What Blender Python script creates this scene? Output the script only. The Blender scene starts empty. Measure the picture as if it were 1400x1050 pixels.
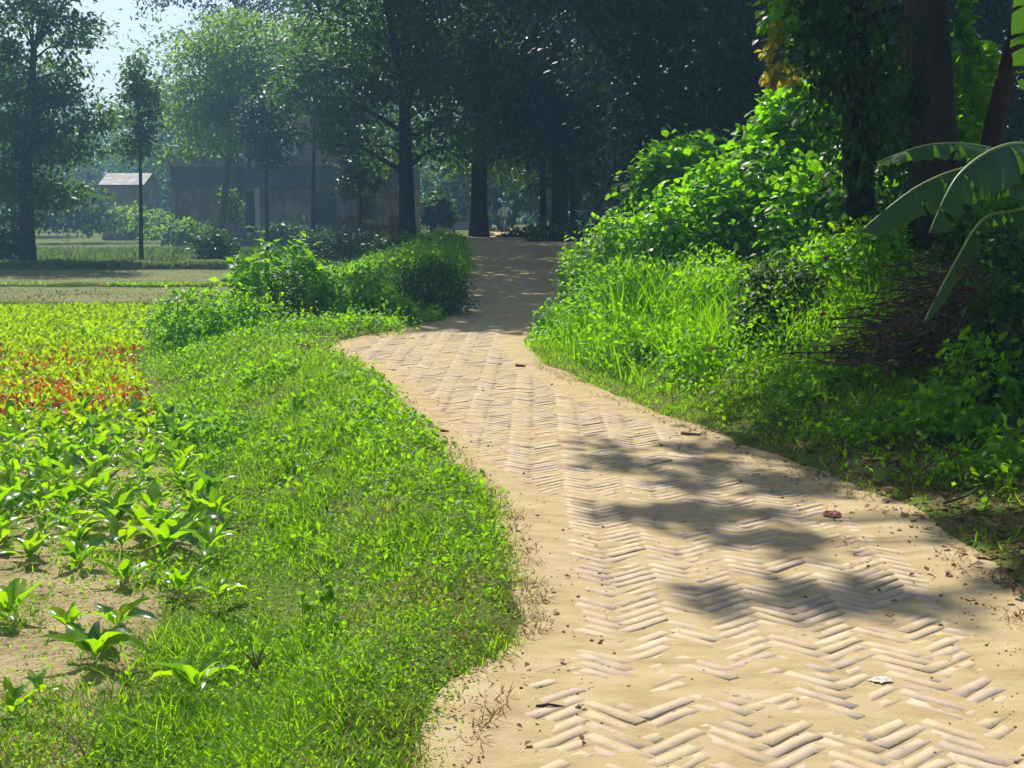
import bpy, math, random
import numpy as np
from mathutils import Vector, Matrix

# ------------------------------------------------------------------ camera
FPX, W0, H0 = 1923.0, 1400.0, 1050.0        # focal length in photo pixels
PITCH = math.atan(235.0 / FPX)              # horizon at y = 290
CAMZ = 1.5
scene = bpy.context.scene
C = scene.collection
cam_d = bpy.data.cameras.new('camera')
cam_d.sensor_width = 36.0
cam_d.lens = FPX / W0 * 36.0
cam_d.clip_start = 0.05
cam_d.clip_end = 5000
cam = bpy.data.objects.new('camera', cam_d)
cam.location = (0, 0, CAMZ)
cam.rotation_euler = (math.pi / 2 - PITCH, 0, 0)
C.objects.link(cam)
scene.camera = cam

# ------------------------------------------------------------------ light
SUN_AZ, SUN_EL = math.radians(-18), math.radians(47)
world = bpy.data.worlds.new('World')
scene.world = world
world.use_nodes = True
wn = world.node_tree.nodes
wl = world.node_tree.links
bg = wn['Background']
sky = wn.new('ShaderNodeTexSky')
sky.sky_type = 'NISHITA'
sky.sun_disc = False
sky.sun_elevation = SUN_EL
sky.sun_rotation = SUN_AZ
sky.dust_density = 1.5
wl.new(sky.outputs[0], bg.inputs[0])
bg.inputs[1].default_value = 0.085
sun_d = bpy.data.lights.new('sun', 'SUN')
sun_d.energy = 5.0
sun_d.angle = math.radians(0.53)
sun_d.color = (1.0, 0.95, 0.86)
sun = bpy.data.objects.new('sun', sun_d)
sdir = Vector((math.sin(SUN_AZ) * math.cos(SUN_EL), math.cos(SUN_AZ) * math.cos(SUN_EL), math.sin(SUN_EL)))
sun.rotation_euler = sdir.to_track_quat('Z', 'Y').to_euler()
sun.location = sdir * 60
C.objects.link(sun)
vs = scene.view_settings
vs.view_transform = 'Standard'
vs.look = 'None'
vs.exposure = 0.46
vs.gamma = 1.0
vs.use_curve_mapping = False
cy = scene.cycles
cy.use_denoising = True
cy.max_bounces = 7
cy.diffuse_bounces = 3
cy.glossy_bounces = 2
cy.transmission_bounces = 4
cy.transparent_max_bounces = 4
cy.volume_bounces = 0
cy.use_adaptive_sampling = True
cy.adaptive_threshold = 0.03
cy.caustics_reflective = False
cy.caustics_refractive = False

# ------------------------------------------------------------------ helpers
rng = np.random.default_rng(11)
random.seed(5)
CP, SP = math.cos(PITCH), math.sin(PITCH)

def pt(px, py, zc):
    """world point seen at photo pixel (px, py) at depth zc"""
    a = (px - W0 / 2) / FPX
    b = (py - H0 / 2) / FPX
    return np.array([zc * a, zc * (CP - b * SP), CAMZ - zc * (SP + b * CP)])

def gp(px, py, z):
    """world point on the level z seen at photo pixel"""
    b = (py - H0 / 2) / FPX
    return pt(px, py, (CAMZ - z) / (SP + b * CP))

def smooth(a, b, x):
    t = np.clip((x - a) / (b - a), 0, 1)
    return t * t * (3 - 2 * t)

_perm = rng.random((256, 256))
def vnoise(x, y):
    x = np.asarray(x, float); y = np.asarray(y, float)
    xi = np.floor(x).astype(int); yi = np.floor(y).astype(int)
    fx = x - xi; fy = y - yi
    fx = fx * fx * (3 - 2 * fx); fy = fy * fy * (3 - 2 * fy)
    g = lambda a, b: _perm[a & 255, b & 255]
    return (g(xi, yi) * (1 - fx) + g(xi + 1, yi) * fx) * (1 - fy) + (g(xi, yi + 1) * (1 - fx) + g(xi + 1, yi + 1) * fx) * fy

def fbm(x, y, o=3):
    s = 0; a = 0.5; n = 0
    for k in range(o):
        s = s + a * vnoise(x * 2 ** k + 17 * k, y * 2 ** k + 31 * k); n += a; a *= 0.5
    return s / n

def mesh_np(name, V, F, mat, smooth_shade=False):
    V = np.asarray(V, dtype=np.float32).reshape(-1, 3)
    F = np.asarray(F, dtype=np.int32)
    k = F.shape[-1]
    F = F.reshape(-1, k)
    me = bpy.data.meshes.new(name)
    me.vertices.add(len(V)); me.vertices.foreach_set('co', V.ravel())
    me.loops.add(F.size); me.loops.foreach_set('vertex_index', F.ravel())
    me.polygons.add(len(F))
    me.polygons.foreach_set('loop_start', np.arange(0, F.size, k, dtype=np.int32))
    me.polygons.foreach_set('loop_total', np.full(len(F), k, dtype=np.int32))
    if smooth_shade:
        me.polygons.foreach_set('use_smooth', np.ones(len(F), dtype=bool))
    me.update(calc_edges=True)
    if mat is not None:
        me.materials.append(mat)
    return me

class MB:
    def __init__(s): s.v = []; s.f = []
    def box(s, x0, x1, y0, y1, z0, z1):
        b = len(s.v)
        s.v += [(x0,y0,z0),(x1,y0,z0),(x1,y1,z0),(x0,y1,z0),(x0,y0,z1),(x1,y0,z1),(x1,y1,z1),(x0,y1,z1)]
        s.f += [[b+i for i in q] for q in ((0,3,2,1),(4,5,6,7),(0,1,5,4),(1,2,6,5),(2,3,7,6),(3,0,4,7))]
        return s
    def tube(s, pts, rad, n=7, cap=True):
        pts = [Vector(p) for p in pts]
        b = len(s.v)
        up = Vector((0.31, 0.17, 0.9))
        for i, p in enumerate(pts):
            t = (pts[min(i + 1, len(pts) - 1)] - pts[max(i - 1, 0)])
            if t.length < 1e-9: t = Vector((0, 0, 1))
            t.normalize()
            u = t.cross(up)
            if u.length < 1e-3: u = t.cross(Vector((1, 0, 0)))
            u.normalize(); w = t.cross(u)
            r = rad[i] if hasattr(rad, '__len__') else rad
            for k in range(n):
                a = 2 * math.pi * k / n
                s.v.append(tuple(p + u * (r * math.cos(a)) + w * (r * math.sin(a))))
        for i in range(len(pts) - 1):
            for k in range(n):
                s.f.append([b+i*n+k, b+i*n+(k+1)%n, b+(i+1)*n+(k+1)%n, b+(i+1)*n+k])
        if cap:
            s.f.append([b + k for k in range(n)][::-1])
            s.f.append([b + (len(pts)-1)*n + k for k in range(n)])
        return s
    def ring(s, c, R, r, ax, n=20, m=6):
        """torus about centre c, axis ax"""
        c = Vector(c); ax = Vector(ax).normalized()
        u = ax.orthogonal().normalized(); w = ax.cross(u)
        b = len(s.v)
        for i in range(n):
            a = 2*math.pi*i/n; e = u*math.cos(a) + w*math.sin(a)
            for k in range(m):
                q = 2*math.pi*k/m
                s.v.append(tuple(c + e*(R + r*math.cos(q)) + ax*(r*math.sin(q))))
        for i in range(n):
            for k in range(m):
                s.f.append([b+i*m+k, b+((i+1)%n)*m+k, b+((i+1)%n)*m+(k+1)%m, b+i*m+(k+1)%m])
        return s
    def ball(s, c, r, n=10, m=7):
        b = len(s.v); c = Vector(c)
        rx, ry, rz = r if hasattr(r, '__len__') else (r, r, r)
        for j in range(m + 1):
            th = math.pi * j / m
            for i in range(n):
                a = 2*math.pi*i/n
                s.v.append((c.x+rx*math.sin(th)*math.cos(a), c.y+ry*math.sin(th)*math.sin(a), c.z+rz*math.cos(th)))
        for j in range(m):
            for i in range(n):
                s.f.append([b+j*n+i, b+(j+1)*n+i, b+(j+1)*n+(i+1)%n, b+j*n+(i+1)%n])
        return s
    def mesh(s, name, mat, smooth_shade=False, origin=(0,0,0)):
        me = bpy.data.meshes.new(name)
        o = origin
        me.from_pydata([(v[0]-o[0], v[1]-o[1], v[2]-o[2]) for v in s.v], [], s.f)
        if smooth_shade:
            me.polygons.foreach_set('use_smooth', np.ones(len(me.polygons), dtype=bool))
        me.update()
        me.materials.append(mat)
        return me

def obj(name, me, parent=None, loc=(0,0,0), rot=(0,0,0), kind=None, label=None, cat=None, group=None):
    o = bpy.data.objects.new(name, me)
    C.objects.link(o)
    o.location = loc; o.rotation_euler = rot
    if parent is not None: o.parent = parent
    if kind: o['kind'] = kind
    if label: o['label'] = label
    if cat: o['category'] = cat
    if group: o['group'] = group
    return o

def thing(name, label, cat, loc=(0,0,0), rotz=0, group=None):
    return obj(name, None, None, tuple(float(v) for v in loc), (0,0,rotz), None, label, cat, group)

# ------------------------------------------------------------------ materials
def new_mat(name):
    m = bpy.data.materials.new(name); m.use_nodes = True
    nt = m.node_tree
    for n in list(nt.nodes): nt.nodes.remove(n)
    out = nt.nodes.new('ShaderNodeOutputMaterial')
    return m, nt, out

def N(nt, t, **kw):
    n = nt.nodes.new(t)
    for k, v in kw.items():
        if k in n.inputs: n.inputs[k].default_value = v
        else: setattr(n, k, v)
    return n

def ramp(nt, stops, interp='LINEAR'):
    r = nt.nodes.new('ShaderNodeValToRGB')
    e = r.color_ramp.elements
    r.color_ramp.interpolation = interp
    while len(e) < len(stops): e.new(0.5)
    for i, (p, c) in enumerate(stops):
        e[i].position = p; e[i].color = (*c, 1)
    return r

def leaf_mat(name, cols, trans, tfac=0.45, rough=0.45, spec=0.35, nscale=0.8, boost=1.0):
    """cols: two or three leaf colours (reflect); trans: colour of light coming through"""
    m, nt, out = new_mat(name)
    L = nt.links
    g = N(nt, 'ShaderNodeNewGeometry')
    no = N(nt, 'ShaderNodeTexNoise'); no.inputs['Scale'].default_value = nscale; no.inputs['Detail'].default_value = 3
    L.new(g.outputs['Position'], no.inputs['Vector'])
    mx = N(nt, 'ShaderNodeMath', operation='MULTIPLY_ADD'); mx.inputs[1].default_value = 0.62; mx.inputs[2].default_value = -0.12
    ad = N(nt, 'ShaderNodeMath', operation='ADD')
    mu = N(nt, 'ShaderNodeMath', operation='MULTIPLY'); mu.inputs[1].default_value = 0.55
    L.new(g.outputs['Random Per Island'], mx.inputs[0]); L.new(no.outputs[0], mu.inputs[0])
    L.new(mx.outputs[0], ad.inputs[0]); L.new(mu.outputs[0], ad.inputs[1])
    n = len(cols)
    rp = ramp(nt, [(0.15 + 0.7 * i / (n - 1), c) for i, c in enumerate(cols)])
    L.new(ad.outputs[0], rp.inputs[0])
    rt = ramp(nt, [(0.1, tuple(0.7 * v for v in trans)), (0.9, tuple(min(1, 1.25 * v) for v in trans))])
    L.new(ad.outputs[0], rt.inputs[0])
    pb = N(nt, 'ShaderNodeBsdfPrincipled')
    pb.inputs['Roughness'].default_value = rough
    pb.inputs['Specular IOR Level'].default_value = spec
    L.new(rp.outputs[0], pb.inputs['Base Color'])
    tr = N(nt, 'ShaderNodeBsdfTranslucent')
    L.new(rt.outputs[0], tr.inputs[0])
    ms = N(nt, 'ShaderNodeMixShader'); ms.inputs[0].default_value = tfac
    L.new(pb.outputs[0], ms.inputs[1]); L.new(tr.outputs[0], ms.inputs[2])
    L.new(ms.outputs[0], out.inputs[0])
    return m

def surf_mat(name, stops, scale=4.0, rough=0.85, bump=0.3, bscale=40.0, bdist=0.01, spec=0.2, stretch=(1,1,1), detail=6, rand=False, obj_space=False):
    m, nt, out = new_mat(name)
    L = nt.links
    if obj_space:
        tc = N(nt, 'ShaderNodeTexCoord'); src = tc.outputs['Object']
    else:
        g = N(nt, 'ShaderNodeNewGeometry'); src = g.outputs['Position']
    mp = N(nt, 'ShaderNodeMapping'); mp.inputs['Scale'].default_value = stretch
    L.new(src, mp.inputs['Vector'])
    no = N(nt, 'ShaderNodeTexNoise'); no.inputs['Scale'].default_value = scale; no.inputs['Detail'].default_value = detail
    no.inputs['Roughness'].default_value = 0.65
    L.new(mp.outputs[0], no.inputs['Vector'])
    rp = ramp(nt, stops)
    fac = no.outputs[0]
    if rand:
        oi = N(nt, 'ShaderNodeObjectInfo'); gi = N(nt, 'ShaderNodeNewGeometry')
        a = N(nt, 'ShaderNodeMath', operation='ADD'); L.new(oi.outputs['Random'], a.inputs[0]); L.new(gi.outputs['Random Per Island'], a.inputs[1])
        fr = N(nt, 'ShaderNodeMath', operation='FRACT'); L.new(a.outputs[0], fr.inputs[0])
        m1 = N(nt, 'ShaderNodeMath', operation='MULTIPLY_ADD'); m1.inputs[1].default_value = 0.45; m1.inputs[2].default_value = -0.22
        L.new(fr.outputs[0], m1.inputs[0])
        a2 = N(nt, 'ShaderNodeMath', operation='ADD'); L.new(m1.outputs[0], a2.inputs[0]); L.new(fac, a2.inputs[1])
        fac = a2.outputs[0]
    L.new(fac, rp.inputs[0])
    pb = N(nt, 'ShaderNodeBsdfPrincipled')
    pb.inputs['Roughness'].default_value = rough
    pb.inputs['Specular IOR Level'].default_value = spec
    L.new(rp.outputs[0], pb.inputs['Base Color'])
    if bump > 0:
        n2 = N(nt, 'ShaderNodeTexNoise'); n2.inputs['Scale'].default_value = bscale; n2.inputs['Detail'].default_value = 5
        L.new(mp.outputs[0], n2.inputs['Vector'])
        bp = N(nt, 'ShaderNodeBump'); bp.inputs['Strength'].default_value = bump; bp.inputs['Distance'].default_value = bdist
        L.new(n2.outputs[0], bp.inputs['Height']); L.new(bp.outputs[0], pb.inputs['Normal'])
    L.new(pb.outputs[0], out.inputs[0])
    return m

M = {}
M['sand'] = surf_mat('sand', [(0.25,(0.31,0.22,0.11)), (0.40,(0.44,0.325,0.165)), (0.52,(0.51,0.385,0.205)), (0.62,(0.54,0.42,0.24)), (0.78,(0.61,0.49,0.30))], 3.4, 0.95, 0.7, 110, 0.008, 0.1, stretch=(1, 2.2, 1), detail=9)
M['brick'] = surf_mat('dusty_brick', [(0.08,(0.30,0.24,0.195)), (0.26,(0.43,0.335,0.25)), (0.45,(0.52,0.40,0.285)), (0.6,(0.50,0.385,0.225)), (0.8,(0.57,0.46,0.32))], 9, 0.9, 0.5, 70, 0.004, 0.12, rand=True)
M['ground'] = surf_mat('soil_and_moss', [(0.3,(0.13,0.10,0.045)), (0.42,(0.15,0.13,0.045)), (0.5,(0.10,0.14,0.02)), (0.75,(0.07,0.14,0.012))], 1.5, 0.95, 0.6, 30, 0.02, 0.1)
M['field_soil'] = surf_mat('dry_field_soil', [(0.3,(0.22,0.16,0.08)), (0.5,(0.34,0.26,0.14)), (0.62,(0.40,0.31,0.17)), (0.75,(0.16,0.20,0.05))], 3, 0.95, 0.7, 28, 0.03, 0.1)
M['stubble'] = surf_mat('stubble_soil', [(0.3,(0.10,0.15,0.03)), (0.5,(0.17,0.19,0.06)), (0.7,(0.25,0.22,0.11))], 1.2, 0.95, 0.6, 12, 0.05, 0.1, stretch=(0.6,2.2,1))
M['bark'] = surf_mat('bark', [(0.3,(0.022,0.018,0.014)), (0.6,(0.05,0.038,0.028)), (0.8,(0.09,0.072,0.052))], 6, 0.9, 0.9, 18, 0.03, 0.15, stretch=(1,1,0.25))
M['redbark'] = surf_mat('red_bark', [(0.3,(0.035,0.018,0.012)), (0.6,(0.08,0.038,0.025)), (0.8,(0.12,0.06,0.04))], 6, 0.9, 0.9, 18, 0.03, 0.15, stretch=(1,1,0.25))
M['palebark'] = surf_mat('pale_bark', [(0.3,(0.10,0.09,0.07)), (0.6,(0.18,0.16,0.12)), (0.8,(0.24,0.21,0.17))], 6, 0.9, 0.8, 18, 0.02, 0.15, stretch=(1,1,0.3))
M['twig'] = surf_mat('dead_twig', [(0.3,(0.06,0.04,0.025)), (0.6,(0.13,0.085,0.05)), (0.8,(0.20,0.14,0.09))], 12, 0.9, 0.5, 60, 0.005, 0.15)
M['clod'] = surf_mat('earth_clod', [(0.3,(0.20,0.13,0.07)), (0.6,(0.34,0.25,0.15)), (0.8,(0.42,0.34,0.24))], 30, 0.95, 0.3, 80, 0.004, 0.1)
M['stem'] = surf_mat('green_stem', [(0.3,(0.10,0.14,0.03)), (0.7,(0.16,0.20,0.05))], 12, 0.6, 0.0)
M['grass'] = leaf_mat('grass', [(0.06,0.15,0.004),(0.12,0.25,0.006),(0.22,0.35,0.010)], (0.42,0.74,0.008), 0.52, 0.6, 0.18, 1.6)
M['grassdry'] = leaf_mat('dry_grass', [(0.20,0.13,0.05),(0.30,0.21,0.08),(0.16,0.15,0.04)], (0.35,0.24,0.07), 0.3, 0.7, 0.2, 2)
M['weedfar'] = leaf_mat('far_weed', [(0.06,0.10,0.02),(0.10,0.15,0.03),(0.15,0.18,0.05)], (0.18,0.30,0.04), 0.4, 0.6, 0.15, .5)
M['weed'] = leaf_mat('weed', [(0.05,0.13,0.005),(0.11,0.23,0.007),(0.19,0.31,0.010)], (0.36,0.66,0.008), 0.46, 0.5, 0.25, 2)
M['crop'] = leaf_mat('crop', [(0.12,0.25,0.004),(0.18,0.34,0.005),(0.26,0.40,0.006)], (0.50,0.74,0.004), 0.55, 0.45, 0.3, 0.5)
M['amaranth'] = leaf_mat('amaranth', [(0.24,0.04,0.012),(0.34,0.08,0.015),(0.34,0.16,0.02)], (0.62,0.12,0.02), 0.45, 0.45, 0.3, 2)
M['kale'] = leaf_mat('kale', [(0.06,0.16,0.012),(0.09,0.22,0.014),(0.13,0.26,0.018)], (0.36,0.72,0.005), 0.52, 0.38, 0.42, 3)
M['kaleold'] = leaf_mat('yellowed_leaf', [(0.30,0.26,0.02),(0.36,0.30,0.02)], (0.6,0.5,0.02), 0.4, 0.4, 0.4, 3)
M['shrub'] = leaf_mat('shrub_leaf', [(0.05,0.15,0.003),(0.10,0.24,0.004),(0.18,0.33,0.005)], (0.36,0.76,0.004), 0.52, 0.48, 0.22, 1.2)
M['shrubshade'] = leaf_mat('shade_tinted_shrub_leaf', [(0.02,0.055,0.008),(0.035,0.085,0.012),(0.05,0.11,0.015)], (0.09,0.20,0.015), 0.35, 0.48, 0.22, 1.2)  # shrub leaf darkened: shade painted into the colour
M['creeper'] = leaf_mat('creeper_leaf', [(0.06,0.16,0.004),(0.11,0.24,0.006),(0.18,0.31,0.008)], (0.32,0.74,0.004), 0.54, 0.42, 0.28, 0.9)
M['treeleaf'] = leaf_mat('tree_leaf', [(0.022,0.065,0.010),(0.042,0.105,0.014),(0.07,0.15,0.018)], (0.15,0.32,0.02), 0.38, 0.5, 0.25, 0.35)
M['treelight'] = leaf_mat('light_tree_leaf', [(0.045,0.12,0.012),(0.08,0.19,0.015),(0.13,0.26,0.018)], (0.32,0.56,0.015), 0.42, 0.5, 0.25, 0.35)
M['treeshade'] = leaf_mat('shade_tinted_tree_leaf', [(0.012,0.032,0.010),(0.022,0.05,0.013),(0.035,0.07,0.015)], (0.04,0.09,0.015), 0.3, 0.45, 0.3, 0.35)  # tree leaf darkened so the colour carries the shade of the crowns
M['yellowleaf'] = leaf_mat('yellow_leaf', [(0.25,0.20,0.02),(0.35,0.28,0.03),(0.20,0.24,0.02)], (0.6,0.5,0.03), 0.45, 0.4, 0.4, 2)
M['litter'] = leaf_mat('leaf_litter', [(0.10,0.055,0.03),(0.20,0.11,0.055),(0.32,0.22,0.12)], (0.25,0.13,0.05), 0.2, 0.7, 0.2, 3)
M['banana'] = leaf_mat('banana_leaf', [(0.022,0.065,0.03),(0.04,0.10,0.035)], (0.13,0.34,0.015), 0.26, 0.42, 0.4, 3)
M['midrib'] = surf_mat('banana_midrib', [(0.3,(0.20,0.28,0.08)), (0.7,(0.26,0.34,0.11))], 8, 0.45, 0, spec=0.4)

# ------------------------------------------------------------------ terrain shape
_D  = [0.0, 3.67, 5.04, 6.04, 7.14, 9.26, 11.1, 13.8, 15.2, 16.5, 18.1, 19.3, 22, 30, 38, 45, 60, 80, 120]
_XL = [-.40, -.17, .09, .06, -.04, -.49, -.84, -1.5, -2.05, -1.9, -1.25, -.88, -.80, -.86, -1.0, -1.4, -1.8, -2.0, -2.0]
_XR = [1.55, 1.72, 1.90, 1.95, 1.90, 1.36, .81, .25, .12, .10, .22, .36, .75, 1.45, 1.95, 2.4, 2.5, 2.4, 2.4]
_ZD = [0, 19, 24, 30, 38, 45, 55, 75, 100, 900]
_ZZ = [0, 0, .06, .20, .42, .56, .50, .30, .25, .25]
def xl(d): return np.interp(d, _D, _XL)
def xr(d): return np.interp(d, _D, _XR)
def zprof(d): return np.interp(d, _ZD, _ZZ)
ZF = -0.28                                   # level of the fields
def path_z(x, d):
    return zprof(d) + 0.034 * (fbm(x * 0.7 + 5, d * 1.0, 2) - 0.5) * smooth(60, 20, d) + 0.012 * (vnoise(x * 0.9, d * 1.9) - 0.5)
def bank_h(d): return np.interp(d, [0, 3, 6, 9, 12, 20, 26, 35, 60], [.25, .35, .45, .60, .62, .62, .6, .4, .2])
def ground_z(x, d):
    x = np.asarray(x, float); d = np.asarray(d, float)
    zp = zprof(d)
    jit = 0.16 * (fbm(x * 1.7, d * 1.7, 3) - 0.5)
    dl = xl(d) - x + jit
    dr = x - xr(d) + jit
    wv = np.interp(d, [3, 5, 9, 14, 20, 30], [1.0, 1.0, 1.4, 2.0, 3.0, 4.0])
    edge = lambda q: -0.06 + 0.10 * smooth(-0.10, 0.18, q)
    left = zp + edge(dl) + 0.05 * smooth(0.1, 0.5, dl)
    left = left + (ZF - left) * smooth(0.35, 1.0, dl / wv)
    right = zp + edge(dr) + bank_h(d) * smooth(0.35, 2.6, dr)
    z = np.where(dl > dr, left, right)
    rough = 0.05 * (fbm(x * 1.1 + 40, d * 1.1, 3) - 0.5) * smooth(0.0, 0.5, np.maximum(dl, dr)) * smooth(1.9, 1.2, dl / wv)
    return z + rough

# ground sheet
gx = np.unique(np.concatenate([np.linspace(-900, -60, 18), np.linspace(-60, -12, 33), np.arange(-12, -5, .35), np.arange(-5, 5, 0.12), np.arange(5, 14, .3), np.linspace(14, 60, 30), np.linspace(60, 900, 18)]))
gy = np.unique(np.concatenate([np.linspace(-40, 0, 9), np.arange(0, 12, 0.12), np.arange(12, 26, 0.2), np.arange(26, 60, .5), np.linspace(60, 130, 36), np.linspace(130, 1200, 20)]))
GX, GY = np.meshgrid(gx, gy)
GZ = ground_z(GX, GY)
V = np.stack([GX, GY, GZ], -1)
nx, ny = len(gx), len(gy)
ii = np.arange(ny - 1)[:, None] * nx + np.arange(nx - 1)[None]
F = np.stack([ii, ii + 1, ii + nx + 1, ii + nx], -1)
obj('ground', mesh_np('ground', V, F, M['ground'], True), kind='structure', label='brown earth with green moss around the brick path')

# fields: flat sheets a little above the ground
def field_sheet(name, label, poly_l, d0, d1, mat, z, nxs=60, nys=60, amp=0.03):
    """poly_l: (d -> xmin, xmax)"""
    dd = np.linspace(d0, d1, nys)
    X = []; Y = []
    for d in dd:
        a, b = poly_l(d)
        X.append(np.linspace(a, b, nxs)); Y.append(np.full(nxs, d))
    X = np.array(X); Y = np.array(Y)
    e = np.minimum(smooth(0, 0.08, np.linspace(0, 1, nxs))[None] * smooth(1, 0.92, np.linspace(0, 1, nxs))[None], 1)
    Z = z + amp * (fbm(X * 2.3, Y * 2.3, 3) - 0.4) * e
    Z[:, -1] -= .16; Z[:, -2] -= .03
    i = np.arange(nys - 1)[:, None] * nxs + np.arange(nxs - 1)[None]
    Fq = np.stack([i, i + 1, i + nxs + 1, i + nxs], -1)
    return obj(name, mesh_np(name, np.stack([X, Y, Z], -1), Fq, mat, True), kind='structure', label=label)
def field_right(d): return np.interp(d, [3, 5, 7.3, 11.6, 16, 24, 25.5], [-1.15, -1.35, -1.55, -2.85, -4.2, -6.1, -6.4])
field_sheet('field', 'pale dry soil of the vegetable field beside the path', lambda d: (-16, field_right(d)), 2.5, 25.0, M['field_soil'], ZF + 0.03, 140, 160, 0.05)
field_sheet('stubble_field', 'dry harvested field strip behind the green crop', lambda d: (-40, -3.6), 25.6, 33.0, M['stubble'], ZF + 0.03, 60, 30, 0.05)
field_sheet('stubble_field', 'dry harvested field strip in front of the trees', lambda d: (-44, -4.0), 33.5, 42.5, M['stubble'], ZF + 0.05, 60, 30, 0.05)
# raised earth ridges between the plots
def bund(d, x0, x1, h, w):
    m = MB(); n = 90
    xs = np.linspace(x0, x1, n)
    prof = [(-w, -0.03), (-w * 0.55, h * 0.8), (0, h), (w * 0.5, h * 0.85), (w, -0.03)]
    for i, x in enumerate(xs):
        jj = 0.08 * (vnoise(x * 1.3, d) - .5); hh = 0.6 + 0.8 * vnoise(x * 2.1, d + 9)
        for a, b in prof:
            m.v.append((x, d + a + jj, ZF + (b * hh if b > 0 else b)))
    k = len(prof)
    for i in range(n - 1):
        for j in range(k - 1):
            m.f.append([i*k+j, (i+1)*k+j, (i+1)*k+j+1, i*k+j+1])
    return m.mesh('earth_ridge', M['ground'], True)
obj('earth_ridge', bund(25.3, -40, -4.6, 0.16, 0.32), kind='structure', label='grassy earth ridge behind the bright green crop')
obj('earth_ridge', bund(33.2, -44, -4.4, 0.12, 0.28), kind='structure', label='low earth ridge between the two stubble strips')
obj('earth_ridge', bund(43.0, -44, -5.0, 0.28, 0.5), kind='structure', label='dark earth ridge along the foot of the trees')

# ------------------------------------------------------------------ path: sand sheet and herringbone bricks
pd = np.concatenate([np.arange(1.2, 3, .06), np.arange(3, 8, 0.022), np.arange(8, 9, 0.04), np.arange(9, 20, 0.06), np.arange(20, 47, 0.2), np.linspace(47, 120, 40)])
ps = np.linspace(0, 1, 92)
PD = np.repeat(pd[:, None], len(ps), 1)
PX = (xl(PD) - 0.22) + (xr(PD) - xl(PD) + 0.44) * ps[None]
def sand_cover(x, d):
    """sand level relative to the brick tops (m)"""
    q = np.minimum(x - xl(d), xr(d) - x)
    return -0.0009 + 0.005 * (fbm(x * 1.4 + 3, d * 1.6 + 8, 3) - 0.5) + 0.0045 * (fbm(x * 5 + 3, d * 6 + 8, 3) - 0.5) + 0.016 * smooth(0.28, 0.02, q - 0.25 * (fbm(x * 0.7, d * 0.7, 2) - 0.5))
def sand_z(x, d):
    return path_z(x, d) + sand_cover(x, d) + 0.003 * (vnoise(x * 13, d * 15) - 0.5) + 0.002 * (vnoise(x * 40, d * 40) - .5)
PZ = sand_z(PX, PD)
ii = np.arange(len(pd) - 1)[:, None] * len(ps) + np.arange(len(ps) - 1)[None]
F = np.stack([ii, ii + 1, ii + len(ps) + 1, ii + len(ps)], -1)
path = obj('path', mesh_np('path', np.stack([PX, PD, PZ], -1), F, M['sand'], True), kind='structure', label='winding sandy path paved with herringbone bricks')

BL, BW, BH, JT = 0.236, 0.059, 0.11, 0.005
def brick_template(r):
    l, w, b = (BL - JT) / 2, (BW - JT) / 2, 0.0035
    outl = [(-l, -w), (-l*.35, -w), (l*.4, -w), (l, -w), (l, w), (l*.3, w), (-l*.4, w), (-l, w)]
    v = []
    k = len(outl)
    for x, y in outl: v.append((x, y, -BH))
    jit = [(r.uniform(-.007, .001), r.uniform(-.006, .0015)) for _ in outl]
    for (x, y), (jx, jy) in zip(outl, jit): v.append((x + math.copysign(jx, x) if jx > 0 else x + jx * (1 if x > 0 else -1), y + jy * (1 if y > 0 else -1), -b + r.uniform(-.004, .001)))
    for (x, y), (jx, jy) in zip(outl, jit): v.append((x * .97 + jx * (1 if x > 0 else -1), y * .92 + jy * (1 if y > 0 else -1), r.uniform(-.0018, .0012)))
    f = []
    for i in range(k):
        j = (i + 1) % k
        f.append((i, j, k + j, k + i)); f.append((k + i, k + j, 2*k + j, 2*k + i))
    t = 2 * k
    f += [(t, t+1, t+6, t+7), (t+1, t+2, t+5, t+6), (t+2, t+3, t+4, t+5)]
    return np.array(v), np.array(f)
br = random.Random(3)
btemps = [brick_template(br) for _ in range(8)]
bmesh_shared = [mesh_np('brick', v, f, M['brick']) for v, f in btemps]
bricks = []
n3 = 4
ca = math.cos(math.radians(44)); sa = math.sin(math.radians(44))
K = 500
for cxi in range(-K, K):
    for cyi in range(-K, K):
        mm = (cxi - cyi) % (2 * n3)
        if mm == 0: u, v, a = cxi + n3 / 2, cyi + 0.5, 0.0
        elif mm == 2 * n3 - 1: u, v, a = cxi + 0.5, cyi + n3 / 2, math.pi / 2
        else: continue
        x = (u * ca - v * sa) * BW; d = (u * sa + v * ca) * BW
        if d < 2.2 or d > 19.5: continue
        if x < -3 or x > 2.5: continue
        bricks.append((x, d, a))
bricks = np.array(bricks)
q = np.minimum(bricks[:, 0] - xl(bricks[:, 1]), xr(bricks[:, 1]) - bricks[:, 0])
bricks = bricks[q > 0.12]
nb = len(bricks)
bz = path_z(bricks[:, 0], bricks[:, 1]) + rng.normal(0, 0.0010, nb) + np.where(rng.random(nb) < .07, rng.uniform(.001, .005, nb), 0) - np.where(rng.random(nb) < .12, rng.uniform(.002, .006, nb), 0)
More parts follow.
